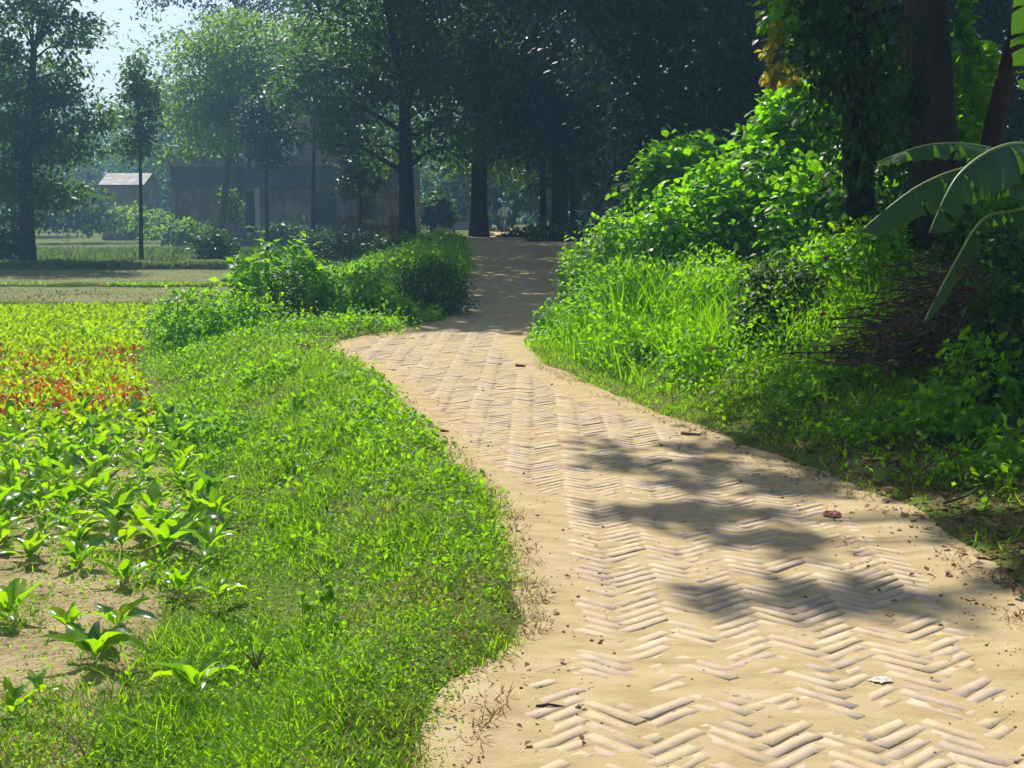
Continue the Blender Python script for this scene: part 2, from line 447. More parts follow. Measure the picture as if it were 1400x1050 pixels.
# slope of the path plus the settling of each brick
e = 0.08
sxp = (path_z(bricks[:,0]+e, bricks[:,1]) - path_z(bricks[:,0]-e, bricks[:,1])) / (2*e)
syp = (path_z(bricks[:,0], bricks[:,1]+e) - path_z(bricks[:,0], bricks[:,1]-e)) / (2*e)
az = bricks[:, 2] + math.radians(44) + rng.normal(0, 0.016, nb)
tx = -sxp * np.sin(az) + syp * np.cos(az) + rng.normal(0, 0.016, nb)      # tilt in the brick's own axes
ty = -(sxp * np.cos(az) + syp * np.sin(az)) + rng.normal(0, 0.010, nb)
dry = rng.random(nb)
above = bz - sand_z(bricks[:,0], bricks[:,1])
keep = above > -0.0045
px_in = 700 + FPX * bricks[:,0] / bricks[:,1]
own = keep & (bricks[:,1] > 3.75) & (px_in < 1400) & (px_in > 0)
order = np.argsort(bricks[:,1] + np.where(own, 0, 1e3))[:300]
isown = np.zeros(nb, bool); isown[order] = True
from mathutils import Euler
for i in order:
    o = obj('brick', bmesh_shared[i % 8], path, (bricks[i,0], bricks[i,1], bz[i]), (tx[i], ty[i], az[i]))
rest = np.where(keep & ~isown)[0]
VV = []; FF = []; nv = 0
for i in rest:
    v, f = btemps[i % 8]
    R = np.array(Euler((tx[i], ty[i], az[i])).to_matrix())
    VV.append(v @ R.T + np.array([bricks[i,0], bricks[i,1], bz[i]])); FF.append(f + nv); nv += len(v)
obj('brick_paving', mesh_np('brick_paving', np.concatenate(VV), np.concatenate(FF), M['brick']), path, kind='stuff', label='herringbone bricks of the path farther off')

def unit(a): return a / np.maximum(np.linalg.norm(a, axis=-1, keepdims=True), 1e-9)
OC = np.array([(1,0,0),(-1,0,0),(0,1,0),(0,-1,0),(0,0,.7),(0,0,-.7)], float)
OCF = np.array([(0,2,4),(2,1,4),(1,3,4),(3,0,4),(2,0,5),(1,2,5),(3,1,5),(0,3,5)])
n = 900
d_ = 3.3 * (14 / 3.3) ** rng.random(n); u_ = rng.random(n); u_ = np.where(rng.random(n) < .6, np.where(rng.random(n) < .5, u_ * .18, 1 - u_ * .18), u_)
x_ = xl(d_) + (xr(d_) - xl(d_)) * u_
sz = rng.uniform(.002, .006, n) * (1 + 1.2 * (rng.random(n) < .06))
Vv = OC[None] * (sz[:, None] * rng.uniform(.6, 1.3, (n, 6)))[:, :, None] + np.stack([x_, d_, sand_z(x_, d_) + sz * .3], -1)[:, None]
obj('pebbles', mesh_np('pebbles', Vv.reshape(-1, 3), (OCF[None] + (np.arange(n) * 6)[:, None, None]).reshape(-1, 3), M['clod']), path, kind='stuff', label='tiny clods and grit on the sand')

# ------------------------------------------------------------------ leaf tools
def unit(a): return a / np.maximum(np.linalg.norm(a, axis=-1, keepdims=True), 1e-9)
def frames(axis, nrm):
    a = unit(axis); x = np.cross(a, nrm); x = unit(x); z = np.cross(x, a)
    return np.stack([x, a, z], -1)
def inst(T, F, pos, R, scale):
    scale = np.asarray(scale, float)
    if scale.ndim == 1: scale = scale[:, None].repeat(3, 1)
    Vv = np.einsum('nij,nkj->nki', R, T[None] * scale[:, None, :]) + pos[:, None, :]
    Ff = F[None] + (np.arange(len(pos)) * len(T))[:, None, None]
    return Vv.reshape(-1, 3), Ff.reshape(-1, F.shape[1])
# leaf templates, axis +Y, unit length
L4 = np.array([(0,0,0), (.30,.42,.07), (0,.5,-.02), (-.30,.42,.07), (0,1,-.14)], float)
L4F = np.array([(0,1,2),(0,2,3),(2,1,4),(2,4,3)])
LQ = np.array([(0,0,0), (.27,.45,.05), (0,1,-.08), (-.27,.45,.05)], float)
LQF = np.array([(0,1,2),(0,2,3)])
LN = np.array([(0,0,0), (.09,.40,.02), (0,1,-.16), (-.09,.40,.02)], float)     # narrow leaf
LR = np.array([(0,0,0), (.42,.40,.08), (.25,.85,.02), (-.25,.85,.02), (-.42,.40,.08), (0,.45,-.03)], float)  # round leaf
LRF = np.array([(0,1,5),(1,2,5),(2,3,5),(3,4,5),(4,0,5)])
BLD = np.array([(-.5,0,0),(.5,0,0),(-.36,.55,.06),(.36,.55,.06),(0,1,.26)], float)
BLF = np.array([(0,1,3),(0,3,2),(2,3,4)])

def rnd_dir(n):
    return unit(rng.normal(size=(n, 3)))

def leaves(name, pos, axis, nrm, size, mat, T=L4, F=L4F, origin=(0,0,0), parent=None, kind=None, label=None, cat=None, group=None):
    Vv, Ff = inst(T, F, np.asarray(pos), frames(axis, nrm), size)
    return obj(name, mesh_np(name, Vv - np.asarray(origin), Ff, mat), parent, tuple(origin) if parent is None else (0,0,0), kind=kind, label=label, cat=cat, group=group)

def blades(name, pos, h, w, lean, mat, **kw):
    n = len(pos)
    th = rng.uniform(0, 2*np.pi, n)
    ax = unit(np.stack([np.cos(th)*lean, np.sin(th)*lean, np.ones(n)], -1))
    nr = np.stack([-np.cos(th), -np.sin(th), np.full(n, .2)], -1) + rng.normal(0, .3, (n, 3))
    sc = np.stack([w, h, h], -1)
    Vv, Ff = inst(BLD, BLF, pos, frames(ax, -nr), sc)
    return obj(name, mesh_np(name, Vv, Ff, mat), **kw)

# ------------------------------------------------------------------ grass and weeds
def sample_left(n, d0, d1, dens):
    """points between the frame's left side and the path's left edge with density dens(x, d)"""
    out = []
    while sum(len(o) for o in out) < n:
        m = n * 2
        d = d0 * (d1 / d0) ** rng.random(m)
        x = xl(d) + 0.12 - rng.random(m) * (4.2 if d1 < 12 else 8)
        ok = (rng.random(m) < dens(x, d)) & (x > -0.42 * d - .3)
        out.append(np.stack([x[ok], d[ok]], -1))
    return np.concatenate(out)[:n]
def verge_density(x, d):
    dl = xl(d) - x
    edge = field_right(d) - x                      # >0 inside the field
    jit = 0.5 * (fbm(x * 1.3 + 9, d * 1.3, 3) - .5)
    verge = smooth(-0.10, 0.06, dl + 0.22*(fbm(x*2.2, d*2.2, 3)-.5)) * smooth(0.25, -0.2, edge + jit)
    low = smooth(5.3, 4.4, d + jit) * 0.9
    infield = (.28 + smooth(0.46, 0.60, fbm(x * 2.4 + 3, d * 2.4, 3))) * 0.6 * smooth(12, 10, d)
    return np.clip(np.maximum(verge, np.where(edge > 0, np.maximum(low, infield), verge)), 0, 1) * smooth(-0.12, 0.05, dl)
def z_at(p): 
    x, d = p[:,0], p[:,1]
    z = ground_z(x, d)
    inf = (field_right(d) > x) & (d < 25)
    return np.where(inf, np.maximum(z, ZF + 0.035), z)

p = sample_left(137000, 3.0, 26, verge_density)
cl = fbm(p[:,0] * 2.6, p[:,1] * 2.6, 3)
inF = smooth(0.1, -0.2, p[:,0] - field_right(p[:,1]))
hh = (0.028 + 0.105 * smooth(0.36, 0.72, cl)) * rng.uniform(0.5, 1.25, len(p)) * (1 - 0.45 * inF) * (0.75 + 0.5 * smooth(.1, .7, xl(p[:,1]) - p[:,0]))
blades('grass', np.column_stack([p, z_at(p) - 0.005]), hh, rng.uniform(.003, .0062, len(p)) * (0.75 + p[:,1] * .055), rng.uniform(.2, 1.8, len(p)), M['grass'],
       kind='stuff', label='short lush grass on the verge left of the path')
p = sample_left(62000, 3.0, 26, lambda x, d: verge_density(x, d) * (.25 + .75 * smooth(.42, .6, fbm(x * 3.1 + 50, d * 3.1, 3))))
n = len(p)
hh = rng.uniform(.01, .10, n) * (0.5 + 0.8 * fbm(p[:,0]*2.2, p[:,1]*2.2, 2))
leaves('weeds', np.column_stack([p, z_at(p) + hh]), rnd_dir(n) + [0,0,.3], rnd_dir(n)*.7 + [0,0,1], rng.uniform(.010, .022, n) * (0.55 + p[:,1] * .09), M['weed'], LQ, LQF, kind='stuff', label='small broad-leaved weeds among the verge grass')
p = sample_left(4500, 3.0, 14, lambda x, d: verge_density(x, d) * smooth(.44, .62, fbm(x * 1.7 + 80, d * 1.7, 3)))
blades('dry_grass', np.column_stack([p, z_at(p)]), rng.uniform(.03, .10, len(p)), rng.uniform(.003, .006, len(p)), rng.uniform(.4, 2.0, len(p)), M['grassdry'], kind='stuff', label='straw-coloured dead blades among the left verge grass')
cx_ = sample_left(300, 3.2, 18, verge_density); k_ = rng.integers(0, 300, 15000); rad_ = rng.uniform(.04, .15, 300)
p = cx_[k_] + rng.normal(0, 1, (15000, 2)) * rad_[k_][:, None]
p = p[p[:,0] < xl(p[:,1]) - .05]; n = len(p)
leaves('weeds', np.column_stack([p, z_at(p) + rng.random(n) * .13]), rnd_dir(n) + [0,0,.35], rnd_dir(n)*.7 + [0,0,1], rng.uniform(.025, .055, n) * np.clip(p[:,1] / 8.5, .4, 1.2), M['shrub'], LQ, LQF, kind='stuff', label='taller broad-leaved weed clumps dotted over the verge')
# dry fringe along the sand
def sample_edge(n, side, d0, d1, a, b):
    d = d0 * (d1 / d0) ** rng.random(n)
    o = rng.uniform(a, b, n)
    x = xl(d) - o if side < 0 else xr(d) + o
    return np.stack([x, d], -1)
p = np.concatenate([sample_edge(3200, -1, 3.2, 18, -.07, .12), sample_edge(9000, 1, 4.5, 14, -.10, .7)])
p = p[rng.random(len(p)) < smooth(.36, .6, fbm(p[:,0]*3, p[:,1]*3, 3))]
blades('dry_grass', np.column_stack([p, np.maximum(ground_z(p[:,0], p[:,1]), sand_z(p[:,0], p[:,1])) - .004]), rng.uniform(.02, .07, len(p)), rng.uniform(.003, .006, len(p)), rng.uniform(.5, 2.0, len(p)), M['grassdry'],
       kind='stuff', label='dry brown grass fringe along the sandy edge')
# right verge
def sample_right(n, d0, d1, w, dens):
    out = []
    while sum(len(o) for o in out) < n:
        m = n * 2
        d = d0 * (d1 / d0) ** rng.random(m)
        o = rng.uniform(-.08, 1, m) * w
        x = xr(d) + o
        ok = rng.random(m) < dens(x, d, o)
        out.append(np.stack([x[ok], d[ok]], -1))
    return np.concatenate(out)[:n]
def rdens(x, d, o):
    return smooth(-.05, .12, o + .25*(fbm(x*2, d*2, 3)-.5)) * np.clip(smooth(8.7, 10.6, d + .8*(fbm(x*1.3,d*1.3,2)-.5)) + .10, 0, 1)
p = sample_right(42000, 4.2, 20, 1.7, rdens)
cl = fbm(p[:,0] * 2.4, p[:,1] * 2.4, 3)
blades('grass', np.column_stack([p, ground_z(p[:,0], p[:,1]) - .005]), (0.03 + .10 * smooth(.4, .7, cl)) * rng.uniform(.5, 1.3, len(p)), rng.uniform(.005, .009, len(p)) * (.7 + p[:,1]*.03), rng.uniform(.2, 1.2, len(p)), M['grass'],
       kind='stuff', label='short grass on the verge right of the path')
# low undergrowth over the bank
p = sample_right(82000, 6.0, 24, 4.6, lambda x, d, o: smooth(.25, .7, o) * (.10 * smooth(7.5, 9, d) + .90 * smooth(10.4, 12.6, d)) * (.18 + .82 * smooth(.36, .55, fbm(x*1.9, d*1.9, 3))))
n = len(p)
bump = fbm(p[:,0]*1.5 + 30, p[:,1]*1.5, 3)
hh = rng.random(n) ** 1.3 * (0.04 + .62 * smooth(.35, .75, bump))
leaves('undergrowth', np.column_stack([p, ground_z(p[:,0], p[:,1]) + hh]), rnd_dir(n) + [0,-.2,.3], rnd_dir(n)*.8 + [0,0,1], rng.uniform(.03, .075, n), M['shrub'], LQ, LQF, kind='stuff', label='bright green creeping undergrowth covering the bank')
p = sample_right(20000, 10.5, 22, 3.0, lambda x, d, o: smooth(.25, .6, o) * smooth(10.8, 12.5, d) * smooth(.40, .6, fbm(x*1.2 + 11, d*1.2, 3)))
blades('tall_grass', np.column_stack([p, ground_z(p[:,0], p[:,1])]), rng.uniform(.12, .48, len(p)), rng.uniform(.008, .016, len(p)), rng.uniform(.15, .9, len(p)), M['shrub'], kind='stuff', label='taller grass growing through the bank undergrowth')
p = sample_right(7000, 5.0, 12.0, 3.2, lambda x, d, o: smooth(.15, .7, o) * smooth(12.2, 10.5, d))
blades('dead_scrub', np.column_stack([p, ground_z(p[:,0], p[:,1]) - .01]), rng.uniform(.04, .28, len(p)), rng.uniform(.003, .007, len(p)), rng.uniform(.3, 2.2, len(p)), M['litter'], kind='stuff', label='dead brown stems among the shaded litter')
# shaded growth on the bank left of the shaded path
d_ = rng.uniform(18.5, 46, 26000); o_ = rng.random(26000) * 4.5 + .1
p = np.stack([xl(d_) - o_, d_], -1); p = p[rng.random(len(p)) < .25 + .75 * smooth(.35, .6, fbm(p[:,0]*.8, p[:,1]*.8, 3))]
n = len(p)
leaves('undergrowth', np.column_stack([p, ground_z(p[:,0], p[:,1]) + rng.random(n)**1.4 * (.05 + .32 * fbm(p[:,0]*.9, p[:,1]*.9, 2))]), rnd_dir(n) + [0,0,.3], rnd_dir(n)*.7 + [0,0,1], rng.uniform(.06, .14, n), M['shrub'], LQ, LQF, kind='stuff', label='rough growth along the left side of the shaded path')
d_ = rng.uniform(18.5, 46, 9000); o_ = rng.random(9000) * 3 + .6
p = np.stack([xr(d_) + o_, d_], -1); n = len(p)
leaves('undergrowth', np.column_stack([p, ground_z(p[:,0], p[:,1]) + rng.random(n)**1.4 * .4]), rnd_dir(n) + [0,0,.3], rnd_dir(n)*.7 + [0,0,1], rng.uniform(.06, .14, n), M['shrubshade'], LQ, LQF, kind='stuff', label='dark growth along the right side of the shaded path')
p = sample_right(11000, 4.4, 12, 3.0, lambda x, d, o: smooth(.10, .7, o + .5*(fbm(x*2,d*2,2)-.5)) * smooth(.38, .6, fbm(x*2.6+20, d*2.6, 3)))
n = len(p)
leaves('undergrowth', np.column_stack([p, ground_z(p[:,0], p[:,1]) + rng.random(n)**1.3 * .18]), rnd_dir(n) + [0,-.2,.2], rnd_dir(n)*.7 + [0,0,1], rng.uniform(.025, .06, n), M['shrub'], L4, L4F, kind='stuff', label='shaded seedlings and low leaves on the leaf litter')
# leaf litter
p = np.concatenate([sample_right(7500, 4.2, 11.5, 2.6, lambda x, d, o: smooth(-.1, .3, o) * smooth(11, 8, d)), sample_edge(170, 1, 5, 10, -.5, .1), sample_edge(110, -1, 3.6, 16, -.35, .05)])
n = len(p)
z = np.maximum(ground_z(p[:,0], p[:,1]), np.where((p[:,0] > xl(p[:,1])-.2) & (p[:,0] < xr(p[:,1])+.2), sand_z(p[:,0], p[:,1]), -9))
leaves('leaf_litter', np.column_stack([p, z + .004 + rng.random(n) * .012]), rnd_dir(n) * [1,1,.25], rnd_dir(n)*.45 + [0,0,1], rng.uniform(.025, .085, n) * np.where(np.arange(n) < 7500, .8, .5), M['litter'], L4, L4F, kind='stuff', label='brown fallen leaves scattered along the path edges')

# ------------------------------------------------------------------ field crops
def sample_field(n, d0, d1, dens):
    out = []
    while sum(len(o) for o in out) < n:
        m = n * 2
        d = np.sqrt(d0**2 + (d1**2 - d0**2) * rng.random(m))
        x = field_right(d) - .1 - rng.random(m) * 9.5
        ok = (rng.random(m) < dens(x, d)) & (x > -.44 * d)
        out.append(np.stack([x[ok], d[ok]], -1))
    return np.concatenate(out)[:n]
far = lambda x, d: smooth(15, 19.5, d)
p = sample_field(66000, 10.8, 24.9, lambda x, d: np.clip(.5 + .75 * far(x, d) + .5 * (fbm(x*2.5, d*2.5, 2) - .4), 0.05, 1) * smooth(.0, .35, field_right(d) - x + .5 * (fbm(x, d, 2) - .5)))
n = len(p)
hh = rng.random(n) * (.05 + .10 * fbm(p[:,0]*1.8, p[:,1]*1.8, 3))
leaves('leafy_crop', np.column_stack([p, np.full(n, ZF + .04) + hh]), rnd_dir(n) + [0,0,.6], rnd_dir(n)*.8 + [0,0,1], rng.uniform(.05, .095, n), M['crop'], LQ, LQF, kind='stuff', label='yellow-green leafy crop filling the field')
p = sample_field(2500, 11.2, 19, lambda x, d: (.25 + smooth(.50, .68, fbm(x * 2.8 + 70, d * 2.2, 3))) * (0.6 + .4 * smooth(14.5, 12.0, d)) * smooth(18.5, 16.5, d))
n = len(p)
leaves('red_amaranth', np.column_stack([p, np.full(n, ZF + .07) + rng.random(n) * .09]), rnd_dir(n) + [0,0,.5], rnd_dir(n)*.7 + [0,0,1], rng.uniform(.045, .085, n), M['amaranth'], LQ, LQF, kind='stuff', label='red-leaved amaranth seedlings in patches of the green crop')
# grass on ridges and around the trees
def strip(n, x0, x1, d0, d1, zf, h, w, mat, label, name='grass'):
    x = rng.uniform(x0, x1, n); d = rng.uniform(d0, d1, n)
    k = rng.random(n) < smooth(.3, .6, fbm(x*.7, d*1.5, 3)) + .15
    x, d = x[k], d[k]
    return blades(name, np.column_stack([x, d, np.full(len(x), zf)]), rng.uniform(h*.4, h*1.2, len(x)), rng.uniform(w*.6, w*1.2, len(x)), rng.uniform(.2, 1, len(x)), mat, kind='stuff', label=label)
strip(9000, -12, -5.2, 24.9, 25.6, ZF+.05, .13, .02, M['grass'], 'grass on the ridge behind the green crop')
strip(7000, -16, -4.6, 33.0, 33.5, ZF+.06, .12, .025, M['grass'], 'grass on the ridge between the stubble strips')
strip(14000, -18, -4, 25.8, 42.3, ZF+.02, .08, .03, M['grassdry'], 'thin dry stubble standing in the far strips', 'stubble')
strip(9000, -19, -5, 42.6, 43.6, ZF+.15, .22, .04, M['weedfar'], 'grass along the dark ridge under the trees')
strip(26000, -26, -3, 44, 66, -.25, .30, .05, M['weedfar'], 'pale green weeds around the tree trunks and old house')

# vegetable plants: rosettes of large leaves, each leaf its own mesh
def veg_leaf(L, Wd, arch, wav, seed, mat=M['kale']):
    r = random.Random(seed)
    ns, nt = 9, 5
    v = []; 
    x0 = 0; z = 0; y = 0; ang = math.radians(12 * r.random())
    ph = r.uniform(0, 6)
    for i in range(ns):
        s = i / (ns - 1)
        if i:
            ang += arch / (ns - 1) * (0.4 + 1.3 * s)
            y += L / (ns - 1) * math.cos(ang); z -= L / (ns - 1) * math.sin(ang)
        wd = Wd * (0.10 if s < .2 else (0.10 + 0.90 * math.sin(math.pi * min(1, (s - .2) / .8) ** 0.72) ** 0.8))
        if i == ns - 1: wd = Wd * .06
        for k in range(nt):
            t = -1 + 2 * k / (nt - 1)
            zz = 0.30 * abs(t) * wd + (wav * wd * math.sin(ph + s * 14 + t * 3) * abs(t))
            v.append((t * wd * .5, y + zz * math.sin(ang) * .6, z + zz * math.cos(ang)))
    f = [(i*nt+k, i*nt+k+1, (i+1)*nt+k+1, (i+1)*nt+k) for i in range(ns-1) for k in range(nt-1)]
    return mesh_np('leaf', np.array(v), np.array(f), mat, True)
M['kaleblue'] = leaf_mat('bluish_leaf', [(0.04,0.11,0.03),(0.06,0.15,0.04)], (0.20,0.50,0.02), 0.38, 0.25, 0.7, 3)
M['kalepale'] = leaf_mat('pale_leaf', [(0.12,0.24,0.01),(0.18,0.32,0.015)], (0.46,0.74,0.006), 0.55, 0.32, 0.5, 3)
VL = [veg_leaf(1.0, .25 + .05 * (k % 4), (0.4, 0.8, 1.2, .2, 1.6, .6, 1.0)[k % 7], .10 + .05 * (k % 3), k, M[('kale', 'kalepale', 'kale', 'kaleblue', 'kalepale')[k % 5]]) for k in range(20)]
VLold = veg_leaf(1.0, .42, 1.9, .1, 77, M['kaleold'])
vr = random.Random(21)
def veg_plant(x, d, size, label, group=None, nl=None, old=False, z=None):
    zz = ZF + 0.035 if z is None else z
    t = thing('vegetable_plant', label, 'vegetable', (x, d, zz), vr.uniform(0, 6.28), group)
    nl = nl or vr.randint(5, 11)
    for i in range(nl):
        inner = i / nl
        a = i * 2.4 + vr.uniform(-.35, .35)
        el = math.radians(42 + 44 * inner ** .7 + vr.uniform(-9, 9))
        ln = size * (0.95 - .25 * inner + vr.uniform(-.15, .15))
        me = VL[vr.randrange(20)]
        if old and i == 0: me = VLold
        o = obj('leaf', me, t, (0, 0, .01), (el, vr.uniform(-.35, .35), a))
        o.scale = (ln, ln, ln)
    return t
near = [(268, 950, .27, 'lone vegetable plant with one dark upright leaf on bare soil', False, 9), (130, 905, .30, 'tall vegetable plant with long pale leaves beside a flattened white leaf', False, 9),
        (160, 862, .24, 'vegetable plant with a broad yellow-green leaf standing upright', False, 7), (172, 800, .24, 'vegetable plant with a yellowing outer leaf', True, 7),
        (248, 812, .20, 'small vegetable plant on bare soil nearest the dense patch', False, 7), (298, 826, .22, 'vegetable plant at the grass edge with drooping silvery leaves', False, 7),
        (12, 850, .28, 'vegetable plant cut by the left picture edge above the bare soil', False, 8), (95, 865, .20, 'low vegetable plant with silvery flat leaves', False, 7),
        (14, 985, .20, 'vegetable plant among weeds in the bottom left corner', False, 6), (55, 955, .15, 'tiny vegetable seedling on pale soil', False, 5),
        (250, 745, .30, 'large vegetable plant at the right end of the dense patch', False, 10), (40, 770, .27, 'vegetable plant with drooping leaves in front of the dense patch', False, 9), (110, 775, .25, 'vegetable plant with arching leaves in front of the dense patch', False, 9)]
for px, py, s, lb, old, nl in near:
    w = gp(px, py, ZF + .03)
    veg_plant(w[0], w[1], s * .86, lb, 'vegetable plants in the field', nl, old)
cnt = 0; placed = []
tries = 0
while cnt < 112 and tries < 9000:
    tries += 1
    d = vr.uniform(7.0, 11.9); x = field_right(d) + .05 - vr.random() * 2.4
    if x < -.385 * d - .1: continue
    if any((x-a)**2 + (d-b)**2 < .21**2 for a, b in placed): continue
    placed.append((x, d)); cnt += 1
    veg_plant(x, d, vr.uniform(.16, .28), 'broad-leaved vegetable plant standing in the dense patch before the red seedlings', 'vegetable plants in the dense patch')
w = gp(350, 915, ZF + .05)
t = thing('dead_stalk', 'small reddish dead stalk on bare soil beside the grass', 'plant', w)
m = MB()
for k in range(6):
    a = k * 1.05; 
    m.tube([(0,0,0), (.03*math.cos(a), .03*math.sin(a), .05), (.07*math.cos(a), .07*math.sin(a), .07 + .02*(k%3))], [.004,.003,.0015], 5)
obj('stalk', m.mesh('stalk', M['litter']), t)

# ------------------------------------------------------------------ shrubs
def shrub(name, label, px, py, zc, rx, ry, n, size, mat, T=L4, F=L4F, rz=None, group=None, cat='bush', droop=.2, stems=5, up=1.0, lump=18, fill=.5, hang=False):
    """a bush whose body shows centred at photo pixel (px, py) at depth zc with half sizes rx, ry in photo pixels"""
    c = pt(px, py, zc)
    R = np.array([rx * zc / FPX, (rz if rz else rx) * zc / FPX, ry * zc / FPX])
    gz = float(ground_z(c[0], c[1]))
    base = np.array([c[0], c[1], min(gz, c[2] - R[2] * .5)])
    if hang: base = c.copy()
    t = thing(name, label, cat, base, 0, group)
    K = max(6, n // lump)
    dr = rnd_dir(K); lowq = dr[:,2] < -.3; dr[lowq,:2] *= 1.5; dr = np.where(lowq[:,None], dr, unit(dr))
    rad = (fill + (1 - fill) * rng.random(K) ** .5) * (0.80 + .38 * vnoise(dr[:,0]*2.3 + px, dr[:,2]*2.3 + dr[:,1]*2 + py))
    cc = c + dr * R * rad[:,None]
    if not hang: cc[:,2] = np.maximum(cc[:,2], base[2] + .05)
    k = rng.integers(0, K, n)
    sg = np.minimum(R.mean() * .16, .16)
    pos = cc[k] + rng.normal(0, 1, (n,3)) * sg
    low = pos[:,2] < ground_z(pos[:,0], pos[:,1]) + .02
    pos[low,2] = ground_z(pos[low,0], pos[low,1]) + .02 + rng.random(low.sum()) * .1
    ax = dr[k] * .7 + rnd_dir(n) * .9 + np.array([0, 0, -droop])
    nr = np.array([0, 0, up]) + dr[k] * .5 + rnd_dir(n) * .65
    leaves('foliage', pos, ax, nr, size * rng.uniform(.6, 1.25, n), mat, T, F, base, t)
    m = MB()
    for s in range(stems):
        tgt = Vector(cc[rng.integers(0, K)] - base)
        b0 = Vector((rng.normal() * .04, rng.normal() * .04, -.05))
        mid = b0.lerp(tgt, .5) + Vector((rng.normal()*.05, rng.normal()*.05, .08))
        sc_ = min(1, R.mean() / .5); m.tube([b0, mid, tgt], [.013*sc_, .009*sc_, .004*sc_], 5)
    obj('stems', m.mesh('stems', M['twig']), t)
    return t

# left of the path
shrub('broadleaf_bush', 'tall bush with large glossy leaves rising above the left verge bushes', 378, 382, 19.0, 60, 46, 900, .16, M['shrub'], droop=.5, lump=10)
shrub('leafy_bush', 'dark-hollowed low bush at the edge of the bright crop', 255, 432, 18.0, 42, 36, 1500, .075, M['shrub'], fill=.6)
shrub('leafy_bush', 'rounded small-leaved bush below the tall glossy bush', 330, 432, 17.6, 55, 34, 2000, .07, M['shrub'], fill=.6)
shrub('dark_bush', 'dense dark tuft between the tall glossy bush and the verge', 392, 405, 18.2, 30, 34, 1500, .05, M['shrubshade'], fill=.5)
shrub('leafy_bush', 'bright bush with mixed leaves right of the dark tuft', 476, 400, 19.2, 48, 28, 1700, .08, M['shrub'], fill=.55)
shrub('leafy_bush', 'low bright bush touching the shaded clipped bush', 528, 424, 18.8, 38, 20, 1100, .075, M['shrub'], fill=.55)
shrub('rounded_bush', 'dense rounded bush in shade where the path narrows', 592, 402, 20.6, 42, 42, 4600, .055, M['shrubshade'], fill=.75, lump=10)  # shade painted as a darker leaf; the bush behind keeps the lit leaf
shrub('rounded_bush', 'sunlit topped rounded bush behind the shaded one', 602, 364, 24, 36, 20, 2600, .06, M['shrub'], fill=.75, lump=10)
shrub('weed_clump', 'dark glossy weed clump in the middle of the grass verge', 372, 522, 12.6, 36, 28, 260, .085, M['shrub'], cat='weed', droop=.3, lump=9, stems=4)
shrub('weed_clump', 'weed clump spreading low over the verge edge of the field', 300, 600, 10.6, 40, 20, 380, .06, M['shrub'], cat='weed', lump=9, stems=4)
shrub('weed_clump', 'small weed tuft standing at the sandy bend of the path', 575, 585, 9.9, 14, 12, 90, .05, M['shrub'], cat='weed', lump=9, stems=3)
shrub('weed_clump', 'bluish glossy weed clump deep in the verge grass', 430, 815, 5.7, 22, 12, 90, .04, M['weed'], cat='weed', lump=9, stems=3)
shrub('weed_clump', 'small shiny weed clump near the widest grass', 530, 775, 6.1, 26, 14, 110, .04, M['weed'], cat='weed', lump=9, stems=3)
shrub('weed_clump', 'low weed mat just behind the sandy left end of the bend', 410, 450, 17.0, 60, 20, 900, .06, M['shrub'], cat='weed', lump=12, stems=3)
shrub('weed_clump', 'grassy weed mat along the upper edge of the sandy bend', 500, 446, 17.6, 60, 16, 900, .055, M['shrub'], cat='weed', lump=12, stems=3)

